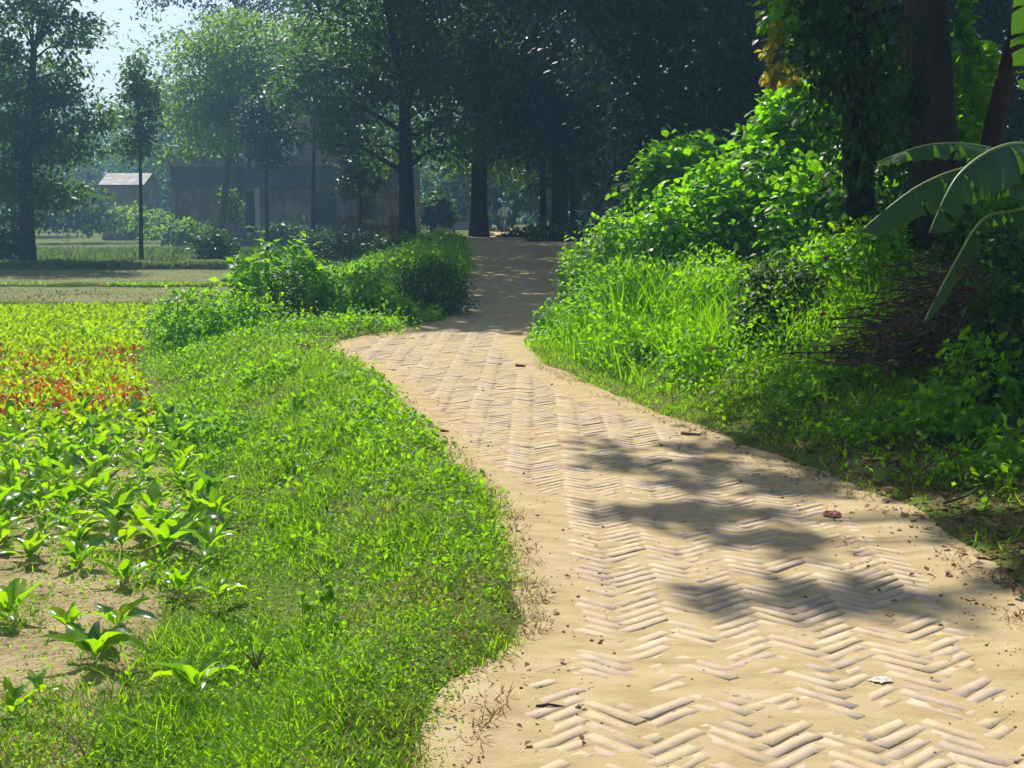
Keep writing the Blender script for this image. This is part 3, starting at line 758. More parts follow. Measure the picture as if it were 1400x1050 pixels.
# right bank
SH = [(772, 455, 16.6, 34, 42, 1500, .075, 'leafy_bush', 'bush spilling over the right path edge at the narrowing', 'shrub'),
      (822, 372, 18.4, 48, 56, 2300, .08, 'leafy_bush', 'sunlit bush in front of the parked bicycle', 'shrub'),
      (850, 440, 15.4, 75, 80, 3600, .075, 'leafy_bush', 'broad sunlit bush filling the lower bank', 'shrub'),
      (880, 345, 17.8, 75, 52, 3000, .085, 'leafy_bush', 'yellow-green bush with a rounded top above the tall grass', 'shrub'),
      (932, 240, 20.5, 56, 44, 1900, .13, 'creeper_bush', 'separate leafy creeper clump against the dark trees', 'creeper'),
      (965, 320, 17.4, 80, 62, 3200, .09, 'leafy_bush', 'bright bush under the separate creeper clump', 'creeper'),
      (1050, 285, 17.2, 85, 90, 3600, .11, 'creeper_bush', 'mass of heart-leaved creeper climbing toward the trees', 'creeper'),
      (1085, 195, 17.4, 60, 80, 2400, .13, 'creeper_bush', 'tall creeper drape reaching up the vine-covered trunk', 'creeper'),
      (1140, 300, 15.8, 75, 85, 2600, .11, 'creeper_bush', 'creeper mass with glossy leaves right below the trunk', 'creeper'),
      (985, 440, 14.2, 85, 75, 3200, .075, 'leafy_bush', 'bush of fine bright leaves left of the dark bush', 'shrub'),
      (915, 500, 13.3, 85, 52, 2600, .065, 'leafy_bush', 'low leafy mat at the foot of the bank', 'shrub'),
      (1064, 418, 12.2, 54, 62, 3000, .055, 'dark_bush', 'bush on the bank darkened in leaf colour for the tree shade', 'shrubshade'),  # the dark hollow is shade put into the leaf colour
      (1140, 400, 12.6, 70, 75, 2600, .07, 'leafy_bush', 'half-shaded bush between dark bush and brushwood pile', 'shrub'),
      (1050, 520, 12.2, 70, 34, 1300, .06, 'leafy_bush', 'low shaded leafy plants below the dark bush', 'shrub'),
      (1150, 545, 10.4, 85, 34, 1100, .06, 'leafy_bush', 'low shaded plants in front of the brushwood pile', 'shrub'),
      (1330, 540, 8.6, 70, 70, 900, .075, 'leafy_bush', 'shaded bush with rounded leaves below the banana', 'shrub'),
      (1385, 450, 8.8, 50, 100, 800, .085, 'leafy_bush', 'glossy dark bush at the right picture edge', 'shrubshade'),
      (1380, 640, 7.6, 60, 50, 420, .065, 'leafy_bush', 'loose shaded plant at the right edge above the litter', 'shrub'),
      (1240, 610, 8.8, 75, 36, 500, .055, 'leafy_bush', 'scattered low shaded plants above the sunny litter patch', 'shrub'),
      (1365, 290, 12.5, 50, 60, 900, .09, 'leafy_bush', 'sunlit bush showing behind the banana leaves', 'creeper'),
      (1330, 150, 13.6, 26, 90, 500, .12, 'creeper_bush', 'lit creeper strand hanging right of the thick trunk', 'creeper')]
SH += [(1238, 130, 12.7, 16, 110, 420, .09, 'creeper_bush', 'dark creeper clinging to the left side of the thick trunk', 'shrubshade'), (1322, 60, 12.9, 14, 70, 260, .10, 'creeper_bush', 'bright creeper leaves on the upper right side of the thick trunk', 'creeper'), (1250, 320, 13.4, 60, 50, 900, .08, 'dark_bush', 'dark bush at the foot of the thick trunk', 'shrubshade'), (1345, 345, 10.6, 60, 40, 700, .08, 'dark_bush', 'dark bush behind the brushwood pile', 'shrubshade'), (1190, 350, 13.0, 60, 45, 900, .075, 'leafy_bush', 'shaded bush at the foot of the vine-covered trunk', 'shrub')]
for px, py, zc, rx, ry, n, sz, nm, lb, mt in SH:
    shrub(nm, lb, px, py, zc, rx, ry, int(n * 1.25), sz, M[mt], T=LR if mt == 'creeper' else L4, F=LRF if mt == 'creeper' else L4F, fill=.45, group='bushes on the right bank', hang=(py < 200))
# tall grass tufts on the bank
for k, (px, py, zc, hpx, n, lb) in enumerate([(905, 440, 14.4, 110, 260, 'tall reedy grass tuft in the middle of the bank'), (960, 470, 13.6, 100, 260, 'tall grass tuft leaning toward the path on the bank'), (1000, 445, 13.9, 85, 160, 'tall grass tuft beside the dark bush'), (870, 400, 15.6, 80, 160, 'tall grass tuft at the left of the bank')]):
    c = pt(px, py, zc); h = hpx * zc / FPX
    t = thing('grass_tuft', lb, 'grass tuft', (c[0], c[1], c[2] - .1), 0, 'tall grass tufts on the bank')
    p = np.column_stack([rng.normal(0, .22, n), rng.normal(0, .18, n), rng.uniform(-.1, .05, n)])
    th = rng.uniform(0, 6.28, n); ln = rng.uniform(.1, .6, n)
    ax = np.stack([np.cos(th)*ln, np.sin(th)*ln - .15, np.ones(n)], -1)
    nr = np.stack([np.cos(th), np.sin(th), np.full(n, .2)], -1)
    hs = h * rng.uniform(.6, 1.15, n)
    Vv, Ff = inst(BLD, BLF, p, frames(ax, nr), np.stack([np.full(n, .022), hs, hs * 1.5], -1))
    obj('blades', mesh_np('blades', Vv, Ff, M['shrub']), t, kind='stuff')

# ------------------------------------------------------------------ trees
def tree(name, label, base, trunk_r, top, blobs, n, size, mat, bark, group=None, T=LQ, F=LQF, wiggle=.15, lump=60, droop=.3, sg=.45, limbs=10, fill=.35, flat=.7, up=1.0, extra=None):
    """blobs: list of (centre xyz, radii xyz) in world; top: upper trunk end in world"""
    base = np.asarray(base, float); top = np.asarray(top, float)
    t = thing(name, label, 'tree', base, 0, group)
    m = MB(); ns = 9; tr = []
    for i in range(ns):
        s = i / (ns - 1)
        p = base + (top - base) * s + np.array([math.sin(s*5+base[0]), math.cos(s*4+base[1]), 0]) * wiggle * s
        tr.append(p)
    rad = [trunk_r * (1.22 if i == 0 else 1.0) * (1 - .65 * (i/(ns-1)) ** 1.2) for i in range(ns)]
    tr[0] = tr[0] - np.array([0,0,.25])
    m.tube([tuple(p - base) for p in tr], rad, 10)
    vol = np.array([np.prod(np.asarray(b[1])) ** (2/3) for b in blobs]); vol = vol / vol.sum()
    P = []; A = []; NR = []
    ends = []
    for (c, R), w in zip(blobs, vol):
        c = np.asarray(c, float); R = np.asarray(R, float)
        nn = int(n * w); K = max(4, nn // lump)
        dr = rnd_dir(K)
        cc = c + dr * R * ((fill + (1 - fill) * rng.random(K) ** .6) * (0.8 + .35 * vnoise(dr[:,0]*2 + c[0], dr[:,2]*2 + c[1])))[:,None]
        ends += list(cc[:max(2, int(limbs * w) + 1)])
        k = rng.integers(0, K, nn)
        g = rng.normal(0, 1, (nn,3)) * sg * np.array([1,1,flat])
        P.append(cc[k] + g)
        A.append(dr[k] * .5 + rnd_dir(nn) + np.array([0,0,-droop]) + unit(g) * .4)
        NR.append(rnd_dir(nn) * .7 + np.array([0,0,up]) + dr[k] * .2)
    P = np.concatenate(P); A = np.concatenate(A); NR = np.concatenate(NR)
    leaves('crown', P, A, NR, size * rng.uniform(.6, 1.3, len(P)), mat, T, F, base, t)
    if extra:  # unseen leaf clumps added to cast shade on the path
        P2 = []
        for c, R in extra[0]:
            nn = extra[1]; K = max(6, nn // 40); dr = rnd_dir(K)
            cc = np.asarray(c) + dr * np.asarray(R) * (rng.random(K) ** .4)[:,None]
            ends += list(cc[:3])
            P2.append(cc[rng.integers(0, K, nn)] + rng.normal(0, 1, (nn,3)) * extra[3])
        P2 = np.concatenate(P2); nn = len(P2)
        leaves('shade_canopy', P2, rnd_dir(nn) + [0,0,-.3], rnd_dir(nn)*.6 + [0,0,1], extra[2] * rng.uniform(.6, 1.3, nn), mat, T, F, base, t)
    for e in ends:
        hgt = e[2] - base[2]
        s = np.clip((hgt - .35 * np.linalg.norm((e - top)[:2])) / max(top[2] - base[2], .1), .3, .97)
        i = min(int(s * (ns - 1)), ns - 2); f = s * (ns - 1) - i
        a = tr[i] * (1 - f) + tr[i+1] * f
        r0 = max(rad[i] * .45, .015)
        md = a * .5 + e * .5 + np.array([0, 0, .12 * np.linalg.norm(e - a)])
        m.tube([tuple(a - base), tuple(a*.72 + md*.28 - base + np.array([0,0,.03])), tuple(md - base), tuple(e - base)], [r0, r0*.8, r0*.55, r0*.2], 6, False)
    obj('trunk', m.mesh('trunk', bark, True), t)
    return t

OVER = [((-3.4, 28.6, 10), (2.3, 1.6, .8)), ((-2.6, 31.5, 10.5), (2.4, 2.2, .8)), ((-3.0, 36, 10.8), (2.6, 2.6, .8)), ((-1.5, 40, 11.5), (2.6, 2.6, .8)), ((.2, 34, 11), (2.2, 3, .8)), ((.5, 29.5, 10.5), (1.6, 1.5, .7))]  # clumps above the view, added to shade the far stretch of path
OVER2 = [((-3.6, 43, 11), (2.6, 2.6, .8)), ((-3.2, 48.5, 11.5), (2.8, 2.8, .8)), ((-5.0, 38.0, 12), (2.0, 2.0, .8))]  # further unseen clumps added for the same stretch of shade
def tree_px(name, label, px, pyb, zc, r_px, top_py, blobs_px, n, size, mat, bark, depth=1.0, **kw):
    b = pt(px, pyb, zc); b[2] = float(ground_z(b[0], b[1])) - .05
    k = zc / FPX
    top = pt(px + kw.pop('lean', 0), top_py, zc)
    bl = [(pt(bx, by, zc * dz), (rx * k * dz, max(rx, ry) * k * dz * depth, ry * k * dz)) for bx, by, rx, ry, dz in blobs_px]
    return tree(name, label, b, r_px * k, top, bl, n, size, mat, bark, **kw)

G = 'trees behind the fields'
tree_px('broad_tree', 'large dark leafy tree at the left picture edge beyond the fields', 38, 352, 46, 11, 60,
        [(45, 60, 90, 75, 1), (15, 150, 70, 70, 1), (85, 160, 60, 60, 1), (40, 240, 75, 50, 1.02), (10, 270, 50, 40, 1), (60, -40, 80, 60, 1.0)], 17000, .22, M['treeleaf'], M['bark'], group=G, sg=.42, flat=.35, lump=90, fill=.5, limbs=30)
tree_px('sapling_tree', 'slender tall tree with a narrow crown between the two left crowns', 193, 350, 50, 3.2, 110,
        [(190, 105, 28, 30, 1), (190, 150, 32, 32, 1), (190, 195, 20, 22, 1)], 2600, .20, M['treeleaf'], M['bark'], group=G, sg=.25, limbs=8, lean=-4, wiggle=.05)
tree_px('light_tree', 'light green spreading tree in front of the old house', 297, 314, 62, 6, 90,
        [(330, 70, 95, 50, 1), (270, 130, 55, 45, 1), (350, 130, 80, 50, 1), (300, 185, 60, 35, 1), (420, 60, 50, 40, 1)], 15000, .24, M['treelight'], M['palebark'], group=G, sg=.5, flat=.4, lump=80, limbs=24, lean=25)
tree_px('slender_tree', 'slender tree with a dark drooping crown before the house door', 365, 338, 56, 3.0, 150,
        [(362, 165, 40, 30, 1), (370, 200, 28, 22, 1)], 2400, .22, M['treeshade'], M['bark'], group=G, sg=.3, limbs=6, wiggle=.06)
tree_px('slender_tree', 'slender straight tree right of the house door', 428, 340, 57, 3.2, 110,
        [(430, 120, 48, 40, 1), (425, 70, 40, 40, 1)], 3000, .22, M['treeleaf'], M['bark'], group=G, sg=.3, limbs=6, wiggle=.06)
tree_px('slender_tree', 'dark bushy young tree in front of the right end of the house', 492, 335, 62, 3, 190,
        [(492, 205, 30, 34, 1), (488, 250, 24, 20, 1)], 2600, .24, M['treeshade'], M['bark'], group=G, sg=.3, limbs=6, wiggle=.06)
tree_px('large_tree', 'large thick-trunked tree standing before the middle of the grove', 556, 326, 55, 12, 20,
        [(520, 90, 95, 60, 1), (590, 60, 80, 60, 1), (500, -20, 120, 70, .95), (620, -60, 120, 80, .9), (480, 170, 60, 45, 1), (590, 175, 40, 40, .98), (540, 215, 40, 24, 1.03), (440, 110, 60, 50, 1), (548, 50, 60, 55, .92), (575, 110, 40, 30, .93), (540, -130, 150, 80, .86)], 26000, .26, M['treeleaf'], M['bark'], group=G, sg=.6, flat=.45, lump=80, limbs=26, extra=(OVER2, 2500, .38, .38))
tree_px('large_tree', 'dark-trunked tree left of the far path end', 655, 322, 60, 13, 30,
        [(650, 60, 90, 70, 1), (690, 140, 60, 50, 1), (620, 190, 35, 30, 1), (680, -40, 120, 70, .95), (650, -140, 140, 80, .85), (600, 120, 60, 50, .97), (665, 215, 50, 28, 1.03), (720, 200, 60, 40, 1.03), (650, 90, 60, 70, .93), (665, 180, 36, 30, .95)], 26000, .26, M['treeleaf'], M['bark'], group=G, sg=.5, limbs=18)
tree_px('large_tree', 'dark tree right of the rider at the far path end', 765, 318, 58, 12, 40,
        [(760, 90, 90, 70, 1), (800, 170, 60, 50, 1), (760, -40, 120, 80, .95), (800, -140, 130, 80, .88), (720, 170, 60, 50, 1.02), (800, 225, 60, 34, 1.02), (850, 150, 70, 60, 1)], 26000, .28, M['treeshade'], M['bark'], group=G, sg=.5, limbs=18)
for px, pb, zc, r, top, lb in [(742, 318, 60, 5, 60, 'thin bare trunk just right of the rider'), (785, 316, 56, 6, 40, 'thin trunk left of the parked bicycle'), (833, 318, 50, 6, 20, 'pale thin trunk behind the parked bicycle')]:
    tree_px('slender_tree', lb, px, pb, zc, r, top, [(px, 40, 50, 40, 1), (px + 15, -40, 60, 50, 1)], 2500, .24, M['treeshade'], M['palebark'] if 'pale' in lb else M['bark'], group=G, sg=.4, limbs=6, wiggle=.1)
# dark trees right of the path
G2 = 'dark trees behind the right bank'
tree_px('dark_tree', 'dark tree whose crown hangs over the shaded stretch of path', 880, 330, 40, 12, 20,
        [(850, 60, 110, 90, 1), (900, 180, 80, 70, 1), (800, -60, 150, 90, .95), (920, -80, 140, 90, 1), (860, 250, 40, 30, 1)], 17000, .22, M['treeshade'], M['bark'], group=G2, sg=.5, limbs=18, droop=.9, extra=(OVER, 1900, .38, .38))
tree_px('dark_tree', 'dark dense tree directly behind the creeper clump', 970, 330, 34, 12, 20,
        [(960, 60, 110, 90, 1), (990, 170, 90, 60, 1), (940, -80, 150, 90, 1), (1050, 30, 80, 80, 1)], 21000, .23, M['treeshade'], M['bark'], group=G2, sg=.5, limbs=16)
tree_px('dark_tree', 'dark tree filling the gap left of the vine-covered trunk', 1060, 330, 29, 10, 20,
        [(1060, 80, 90, 90, 1), (1100, 180, 90, 70, 1), (1080, -60, 130, 80, 1)], 22000, .2, M['treeshade'], M['bark'], group=G2, sg=.45, limbs=14)
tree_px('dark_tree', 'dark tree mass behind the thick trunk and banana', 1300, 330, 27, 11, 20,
        [(1240, 80, 110, 110, 1), (1360, 80, 100, 120, 1), (1300, -60, 160, 90, 1), (1300, 220, 130, 60, 1), (1420, 220, 80, 80, 1)], 21000, .22, M['treeshade'], M['bark'], group=G2, sg=.45, limbs=14)
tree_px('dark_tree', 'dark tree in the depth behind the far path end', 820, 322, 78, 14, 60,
        [(820, 120, 110, 90, 1), (740, 180, 70, 60, 1), (700, 100, 90, 70, 1), (800, 0, 150, 90, 1), (860, 220, 70, 50, 1)], 18000, .40, M['treeshade'], M['bark'], group=G2, sg=.6, limbs=12)
# hazy far trees
G3 = 'hazy trees in the far distance'
for k, (px, zc, top, w, n, lb) in enumerate([(20, 105, 60, 90, 6000, 'hazy far tree behind the left edge tree'), (120, 130, 150, 80, 5000, 'low hazy far tree below the gap of sky'), (215, 120, 130, 60, 5000, 'hazy far tree right of the gap of sky'),
        (285, 105, 30, 90, 8000, 'tall hazy far tree behind the light green crown'), (400, 110, 10, 100, 8000, 'tall hazy far tree above the old house'), (510, 105, 30, 90, 7000, 'hazy far tree behind the large thick trunk'), (640, 120, 60, 90, 6000, 'hazy far tree behind the dark trunk'), (740, 115, 80, 100, 7000, 'hazy far tree closing the view behind the rider')]):
    hh = 300 - top
    tree_px('hazy_tree', lb, px, 306, zc, 6, top + 60, [(px, top + hh*.28, w, hh*.30, 1), (px - w*.3, top + hh*.62, w*.8, hh*.26, 1), (px + w*.35, top + hh*.6, w*.8, hh*.28, 1), (px, top + hh*.85, w*.9, hh*.16, 1)], n, .45, M['treeleaf'], M['bark'], group=G3, sg=.8, limbs=6)
tree_px('hazy_tree', 'tall tree whose top foliage overhangs the sky gap', 320, 310, 84, 9, 0,
        [(300, -10, 110, 45, 1), (420, 10, 80, 50, 1), (350, -60, 150, 60, 1), (460, -30, 90, 60, 1)], 9000, .28, M['treeshade'], M['bark'], group=G3, sg=.55, limbs=14)

x = rng.uniform(-95, 70, 18000); zt_ = 13.5 * (.55 + .6 * fbm(x * .09, x * 0 + 3, 3)); y = rng.uniform(150, 172, 18000)
leaves('far_wood', np.column_stack([x, y, zt_ * rng.random(18000) ** .8 - .3]), rnd_dir(18000), rnd_dir(18000) * .8 + [0,0,1], rng.uniform(.8, 1.7, 18000), M['treeleaf'], LQ, LQF, kind='stuff', label='hazy far-off wood closing the horizon')
# near trees on the right bank
G4 = 'trees on the right bank'
b = pt(1178, 330, 14.0)
tree('vine_tree', 'vine-covered dark trunk with hanging creepers on the right bank', b, .16, pt(1165, -260, 14.6),
     [(pt(1120, -60, 14.4), (.55, .5, .5)), (pt(1090, 60, 14.4), (.22, .3, .5)), (pt(1150, 60, 14.3), (.4, .4, .7)), (pt(1200, 130, 14.2), (.35, .3, .5)), (pt(1170, 230, 14.0), (.30, .25, .6)), (pt(1130, 0, 14.2), (.5, .4, .5)), (pt(1230, 30, 14.3), (.45, .3, .7)), (pt(1130, 120, 14.2), (.3, .3, .5)), (pt(1185, 60, 13.7), (.3, .2, .7)), (pt(1180, 180, 13.7), (.22, .2, .5)), (pt(1215, 220, 14.2), (.3, .3, .5)), (np.array([2.6, 14.0, 6.6]), (1.6, 1.6, 1.0))],
     8500, .11, M['shrubshade'], M['bark'], group=G4, T=L4, F=L4F, sg=.14, lump=20, limbs=16, droop=.9)
b = pt(1283, 300, 12.8)
tree('thick_tree', 'thick dark trunk rising behind the banana leaves', b, .22, np.array([3.5, 13.8, 9.2]),
     [(np.array([1.6, 12.9, 5.5]), (1.2, 1.2, .35)), (np.array([3.2, 12.6, 6.1]), (1.6, 2.0, .5)), (np.array([5.0, 13.2, 6.6]), (1.8, 2.2, .6)),
      (np.array([3.1, 10.6, 5.7]), (1.3, 1.2, .4)), (np.array([4.6, 10.4, 6.0]), (1.4, 1.4, .5)), (np.array([1.9, 15.3, 6.0]), (1.1, 1.1, .35)), (np.array([.5, 14.7, 5.9]), (.9, 1.0, .25)), (np.array([1.3, 13.8, 5.7]), (1.0, .7, .25)),  (np.array([3.0, 16.4, 6.4]), (1.3, 1.3, .45)), (np.array([4.4, 15.6, 6.8]), (1.6, 1.5, .5)), (np.array([2.6, 14.2, 5.9]), (1.2, 1.0, .3))],
     24000, .16, M['shrubshade'], M['bark'], group=G4, T=L4, F=L4F, sg=.22, lump=30, limbs=26, wiggle=.08, extra=([((a_ - 2.6, d_ + 7.98, 9.0), (w_, h_, .10)) for a_, d_, w_, h_ in [(1.5, 8.95, 1.1, .18), (1.2, 8.35, 1.1, .20), (2.2, 8.4, 1.0, .22), (1.3, 7.75, 1.3, .14), (2.4, 7.4, .9, .16), (1.1, 6.95, 1.2, .04), (1.7, 6.35, 1.1, .04), (1.1, 5.35, .95, .04), (2.3, 5.55, .8, .05)]], 250, .17, .085))  # extra: thin unseen leaf rows laid out to cast shadow bands
b = pt(1345, 235, 13.2)
tree('leaning_tree', 'leaning reddish trunk at the top right corner', b, .10, np.array([5.2, 13.4, 5.6]),
     [(np.array([5.6, 13.0, 5.8]), (1.6, 1.5, .8)), (np.array([5.4, 11.2, 5.4]), (1.5, 1.2, .7))], 3500, .14, M['shrubshade'], M['redbark'], group=G4, T=L4, F=L4F, sg=.3, lump=34, limbs=10, wiggle=.06)
# yellow leaves on the sunny side of the vine tree
shrub('yellow_creeper', 'yellowing creeper leaves catching sun left of the vine-covered trunk', 1064, 80, 13.7, 15, 42, 170, .10, M['yellowleaf'], cat='creeper', lump=8, stems=2, droop=1.0, hang=True)
shrub('creeper_bush', 'green creeper strand at the top left of the vine-covered trunk', 1066, 10, 13.8, 20, 36, 240, .10, M['creeper'], cat='creeper', lump=8, stems=2, droop=.8, hang=True)

# ------------------------------------------------------------------ thicket behind the grove
G5 = 'dark thicket bushes at the far end'
for k, (px, py, zc, rx, ry, n, lb) in enumerate([
        (500, 330, 58, 44, 8, 1800, 'low dark hedge bush in front of the ruined brick wall'), (455, 335, 46, 50, 14, 2200, 'low dark bush strip left behind the verge bushes'), (545, 338, 42, 40, 14, 2000, 'low dark bush behind the rounded bushes'),
        (600, 288, 70, 22, 20, 1500, 'dark bush before the pale wall left of the dark trunk'), (295, 340, 45, 28, 20, 1800, 'round dark bush at the ridge under the light tree'), (12, 335, 45, 22, 18, 1200, 'bush with pale flowers under the left edge tree'),
        (690, 225, 95, 90, 90, 5500, 'dark thicket bush behind the rider'), (800, 225, 90, 90, 90, 5500, 'dark thicket bush behind the bicycle'), (870, 270, 70, 60, 50, 4000, 'dark thicket bush above the sunlit bank'), (960, 270, 52, 70, 50, 4000, 'dark thicket bush behind the creeper clump'), (1050, 260, 44, 70, 55, 4000, 'dark thicket bush behind the tall creeper'), (1180, 240, 36, 90, 80, 5000, 'dark thicket bush behind the vine-covered trunk'), (1330, 240, 33, 110, 80, 5000, 'dark thicket bush behind the banana'),
        (765, 322, 46, 40, 11, 1500, 'small shaded bush right of the path crest'), (715, 320, 60, 22, 5, 500, 'tiny weed strip in front of the rider'), (165, 300, 82, 70, 14, 2500, 'hazy green scrub before the tin shed'), (90, 290, 80, 60, 22, 3000, 'hazy dark scrub behind the left edge tree'), (250, 318, 70, 40, 12, 1500, 'weedy scrub at the foot of the old house'), (316, 278, 70, 15, 18, 320, 'small light green sapling against the house window'), (395, 318, 66, 40, 8, 900, 'low scrub under the slender trees')]):
    shrub('thicket_bush', lb, px, py, zc, rx, ry, n, (.16 if zc < 60 else .30) if zc < 86 else .55, M['shrubshade'] if k not in (15, 17, 18) else M['treelight'], T=LQ, F=LQF, group=G5, fill=.3, lump=25, stems=3)

# ------------------------------------------------------------------ old house, walls, shed
M['plaster'] = surf_mat('old_plaster', [(0.3,(0.11,0.075,0.05)), (0.48,(0.22,0.15,0.105)), (0.56,(0.30,0.22,0.16)), (0.7,(0.36,0.28,0.21))], 1.6, 0.95, 0.4, 6, 0.03, 0.1, stretch=(1,1,.5))
M['plasterdark'] = surf_mat('mouldy_plaster', [(0.3,(0.06,0.06,0.06)), (0.6,(0.12,0.11,0.10)), (0.8,(0.16,0.14,0.12))], 0.8, 0.95, 0.4, 6, 0.03, 0.1, stretch=(1,1,.4))
M['pinkwall'] = surf_mat('faded_red_plaster', [(0.3,(0.30,0.16,0.13)), (0.6,(0.42,0.25,0.21)), (0.8,(0.48,0.32,0.28))], 0.8, 0.95, 0.3, 6, 0.03, 0.1)
M['palewall'] = surf_mat('pale_wall', [(0.3,(0.45,0.36,0.33)), (0.6,(0.58,0.49,0.45)), (0.8,(0.64,0.56,0.52))], 0.8, 0.95, 0.3, 6, 0.02, 0.1)
M['redbrick'] = surf_mat('old_red_brick', [(0.3,(0.10,0.055,0.04)), (0.55,(0.20,0.10,0.07)), (0.75,(0.26,0.15,0.10))], 3.0, 0.95, 0.6, 12, 0.05, 0.1)
M['tin'] = surf_mat('tin_roof', [(0.38,(0.07,0.05,0.04)), (0.5,(0.15,0.13,0.12)), (0.62,(0.30,0.30,0.30))], 2.2, 0.7, 0.2, 10, 0.02, 0.5)
M['darkwood'] = surf_mat('dark_wood', [(0.3,(0.03,0.03,0.03)), (0.7,(0.06,0.055,0.05))], 4.0, 0.8, 0.2, 20, 0.01, 0.2)
M['limewash'] = surf_mat('limewash', [(0.3,(0.55,0.54,0.50)), (0.7,(0.72,0.70,0.66))], 3.0, 0.9, 0.2, 12, 0.02, 0.1)

def holed_wall(m, x0, x1, z0, z1, y0, y1, holes):
    xs = sorted({x0, x1, *[h[0] for h in holes], *[h[1] for h in holes]})
    for a, b in zip(xs[:-1], xs[1:]):
        zz = [z0]
        for h in sorted(holes, key=lambda h: h[2]):
            if h[0] <= a + 1e-6 and h[1] >= b - 1e-6:
                zz += [h[2], h[3]]
        zz.append(z1)
        for i in range(0, len(zz), 2):
            if zz[i+1] - zz[i] > 1e-4: m.box(a, b, y0, y1, zz[i], zz[i+1])
D = 76.0
def hx(px): return pt(px, 300, D)[0]
def hz_(py): return pt(700, py, D)[2]
HY = D
ho = np.array([hx(400), HY, ZF])
house = thing('old_house', 'old flat-roofed plastered house with parapet behind the slender trees', 'house', ho)
def hpart(name, m, mat, parent=house, label=None):
    return obj(name, m.mesh(name, mat, origin=tuple(ho)), parent, label=label)
x0, x1 = hx(238), hx(560)
zt, zc_, zb = hz_(228), hz_(256), ZF - .4
holes = [(hx(302), hx(334), hz_(302), hz_(268)), (hx(339), hx(351), hz_(318), hz_(262)), (hx(432), hx(462), hz_(318), hz_(262)), (hx(490), hx(512), hz_(300), hz_(268))]
m = MB(); holed_wall(m, x0, x1, zb, zc_, HY, HY + .35, holes)
m.box(x0, x0 + .35, HY + .353, HY + 9, zb, zc_); m.box(x1 - .35, x1, HY + .353, HY + 9, zb, zc_); m.box(x0, x1, HY + 9, HY + 9.3, zb, zc_)
hpart('wall', m, M['plaster'])
m = MB(); m.box(x0 - .12, x1 + .12, HY - .25, HY + 9.4, zc_ + .003, zc_ + .14); rf = hpart('roof', m, M['plasterdark'])
m = MB(); m.box(x0, x1, HY - .05, HY + .18, zc_ + .143, zt); m.box(x0, x0 + .2, HY + .183, HY + 9.2, zc_ + .143, zt); m.box(x1 - .2, x1, HY + .183, HY + 9.2, zc_ + .143, zt)
hpart('parapet', m, M['plasterdark'], rf)
m = MB(); m.box(x0 - .06, x1 + .06, HY - .12, HY + .24, zt + .003, zt + .13); hpart('cornice', m, M['plaster'], rf)
m = MB(); m.box(hx(228), hx(272), HY + 1, HY + 3.5, zt - .6, hz_(214)); m.box(hx(226), hx(276), HY + .9, HY + 3.6, hz_(214) + .003, hz_(210)); hpart('stair_turret', m, M['plaster'], rf)
for px_, w_, h_ in [(236, .25, .45), (248, .5, .3), (262, .35, .35)]:
    m = MB(); m.box(hx(px_), hx(px_) + w_, HY + 1, HY + 1.4, hz_(210) + .003, hz_(210) + h_); hpart('ornament', m, M['limewash'], rf)
for px_ in (241, 298, 355, 368, 427, 468, 520, 556):
    m = MB(); m.box(hx(px_) - .13, hx(px_) + .13, HY - .10, HY - .003, zb, zc_); hpart('pilaster', m, M['palewall'] if px_ == 355 else M['plaster'])
for k, (a, b_, c_, d_) in enumerate(holes):
    is_door = k in (1, 2)
    m = MB(); m.box(a, b_, HY + .22, HY + .27, c_, d_); pp = hpart('door' if is_door else 'window', m, M['darkwood'])
    m = MB()
    for q_ in (a, b_ - .09): m.box(q_, q_ + .09, HY + .06, HY + .2, c_, d_)
    m.box(a + .093, b_ - .093, HY + .06, HY + .2, d_ - .09, d_)
    hpart('frame', m, M['darkwood'], pp)
    if not is_door:
        for i in range(1, 5):
            m = MB(); xx = a + (b_ - a) * i / 5; m.box(xx - .02, xx + .02, HY + .08, HY + .12, c_, d_ - .093); hpart('bar', m, M['darkwood'], pp)
m = MB(); m.box(hx(330), hx(470), HY - 1.6, HY - .13, zb, hz_(318)); hpart('plinth', m, M['plaster'])
m = MB(); ux0, ux1 = hx(396), hx(474); uz0, uz1 = zc_ + .143, hz_(150)
holed_wall(m, ux0, ux1, uz0, uz1, HY + 3, HY + 3.3, [(hx(440), hx(456), hz_(212), hz_(178))])
m.box(ux0, ux0 + .3, HY + 3.303, HY + 8, uz0, uz1); m.box(ux1 - .3, ux1, HY + 3.303, HY + 8, uz0, uz1); m.box(ux0, ux1, HY + 8, HY + 8.3, uz0, uz1)
up_ = hpart('upper_storey', m, M['pinkwall'], label='faded red upper storey')
m = MB(); m.box(ux0 - .3, ux1 + .3, HY + 2.7, HY + 8.5, uz1 + .003, uz1 + .16); hpart('roof', m, M['plasterdark'], up_)
m = MB(); m.box(hx(440), hx(456), HY + 3.15, HY + 3.2, hz_(212), hz_(178)); hpart('window', m, M['darkwood'], up_)
m = MB(); m.box(hx(384), hx(400), HY + 2.2, HY + 2.97, hz_(210), hz_(206)); m.box(hx(397), hx(400), HY + 2.2, HY + 2.97, hz_(206) + .003, hz_(197)); hpart('ledge', m, M['limewash'], up_)

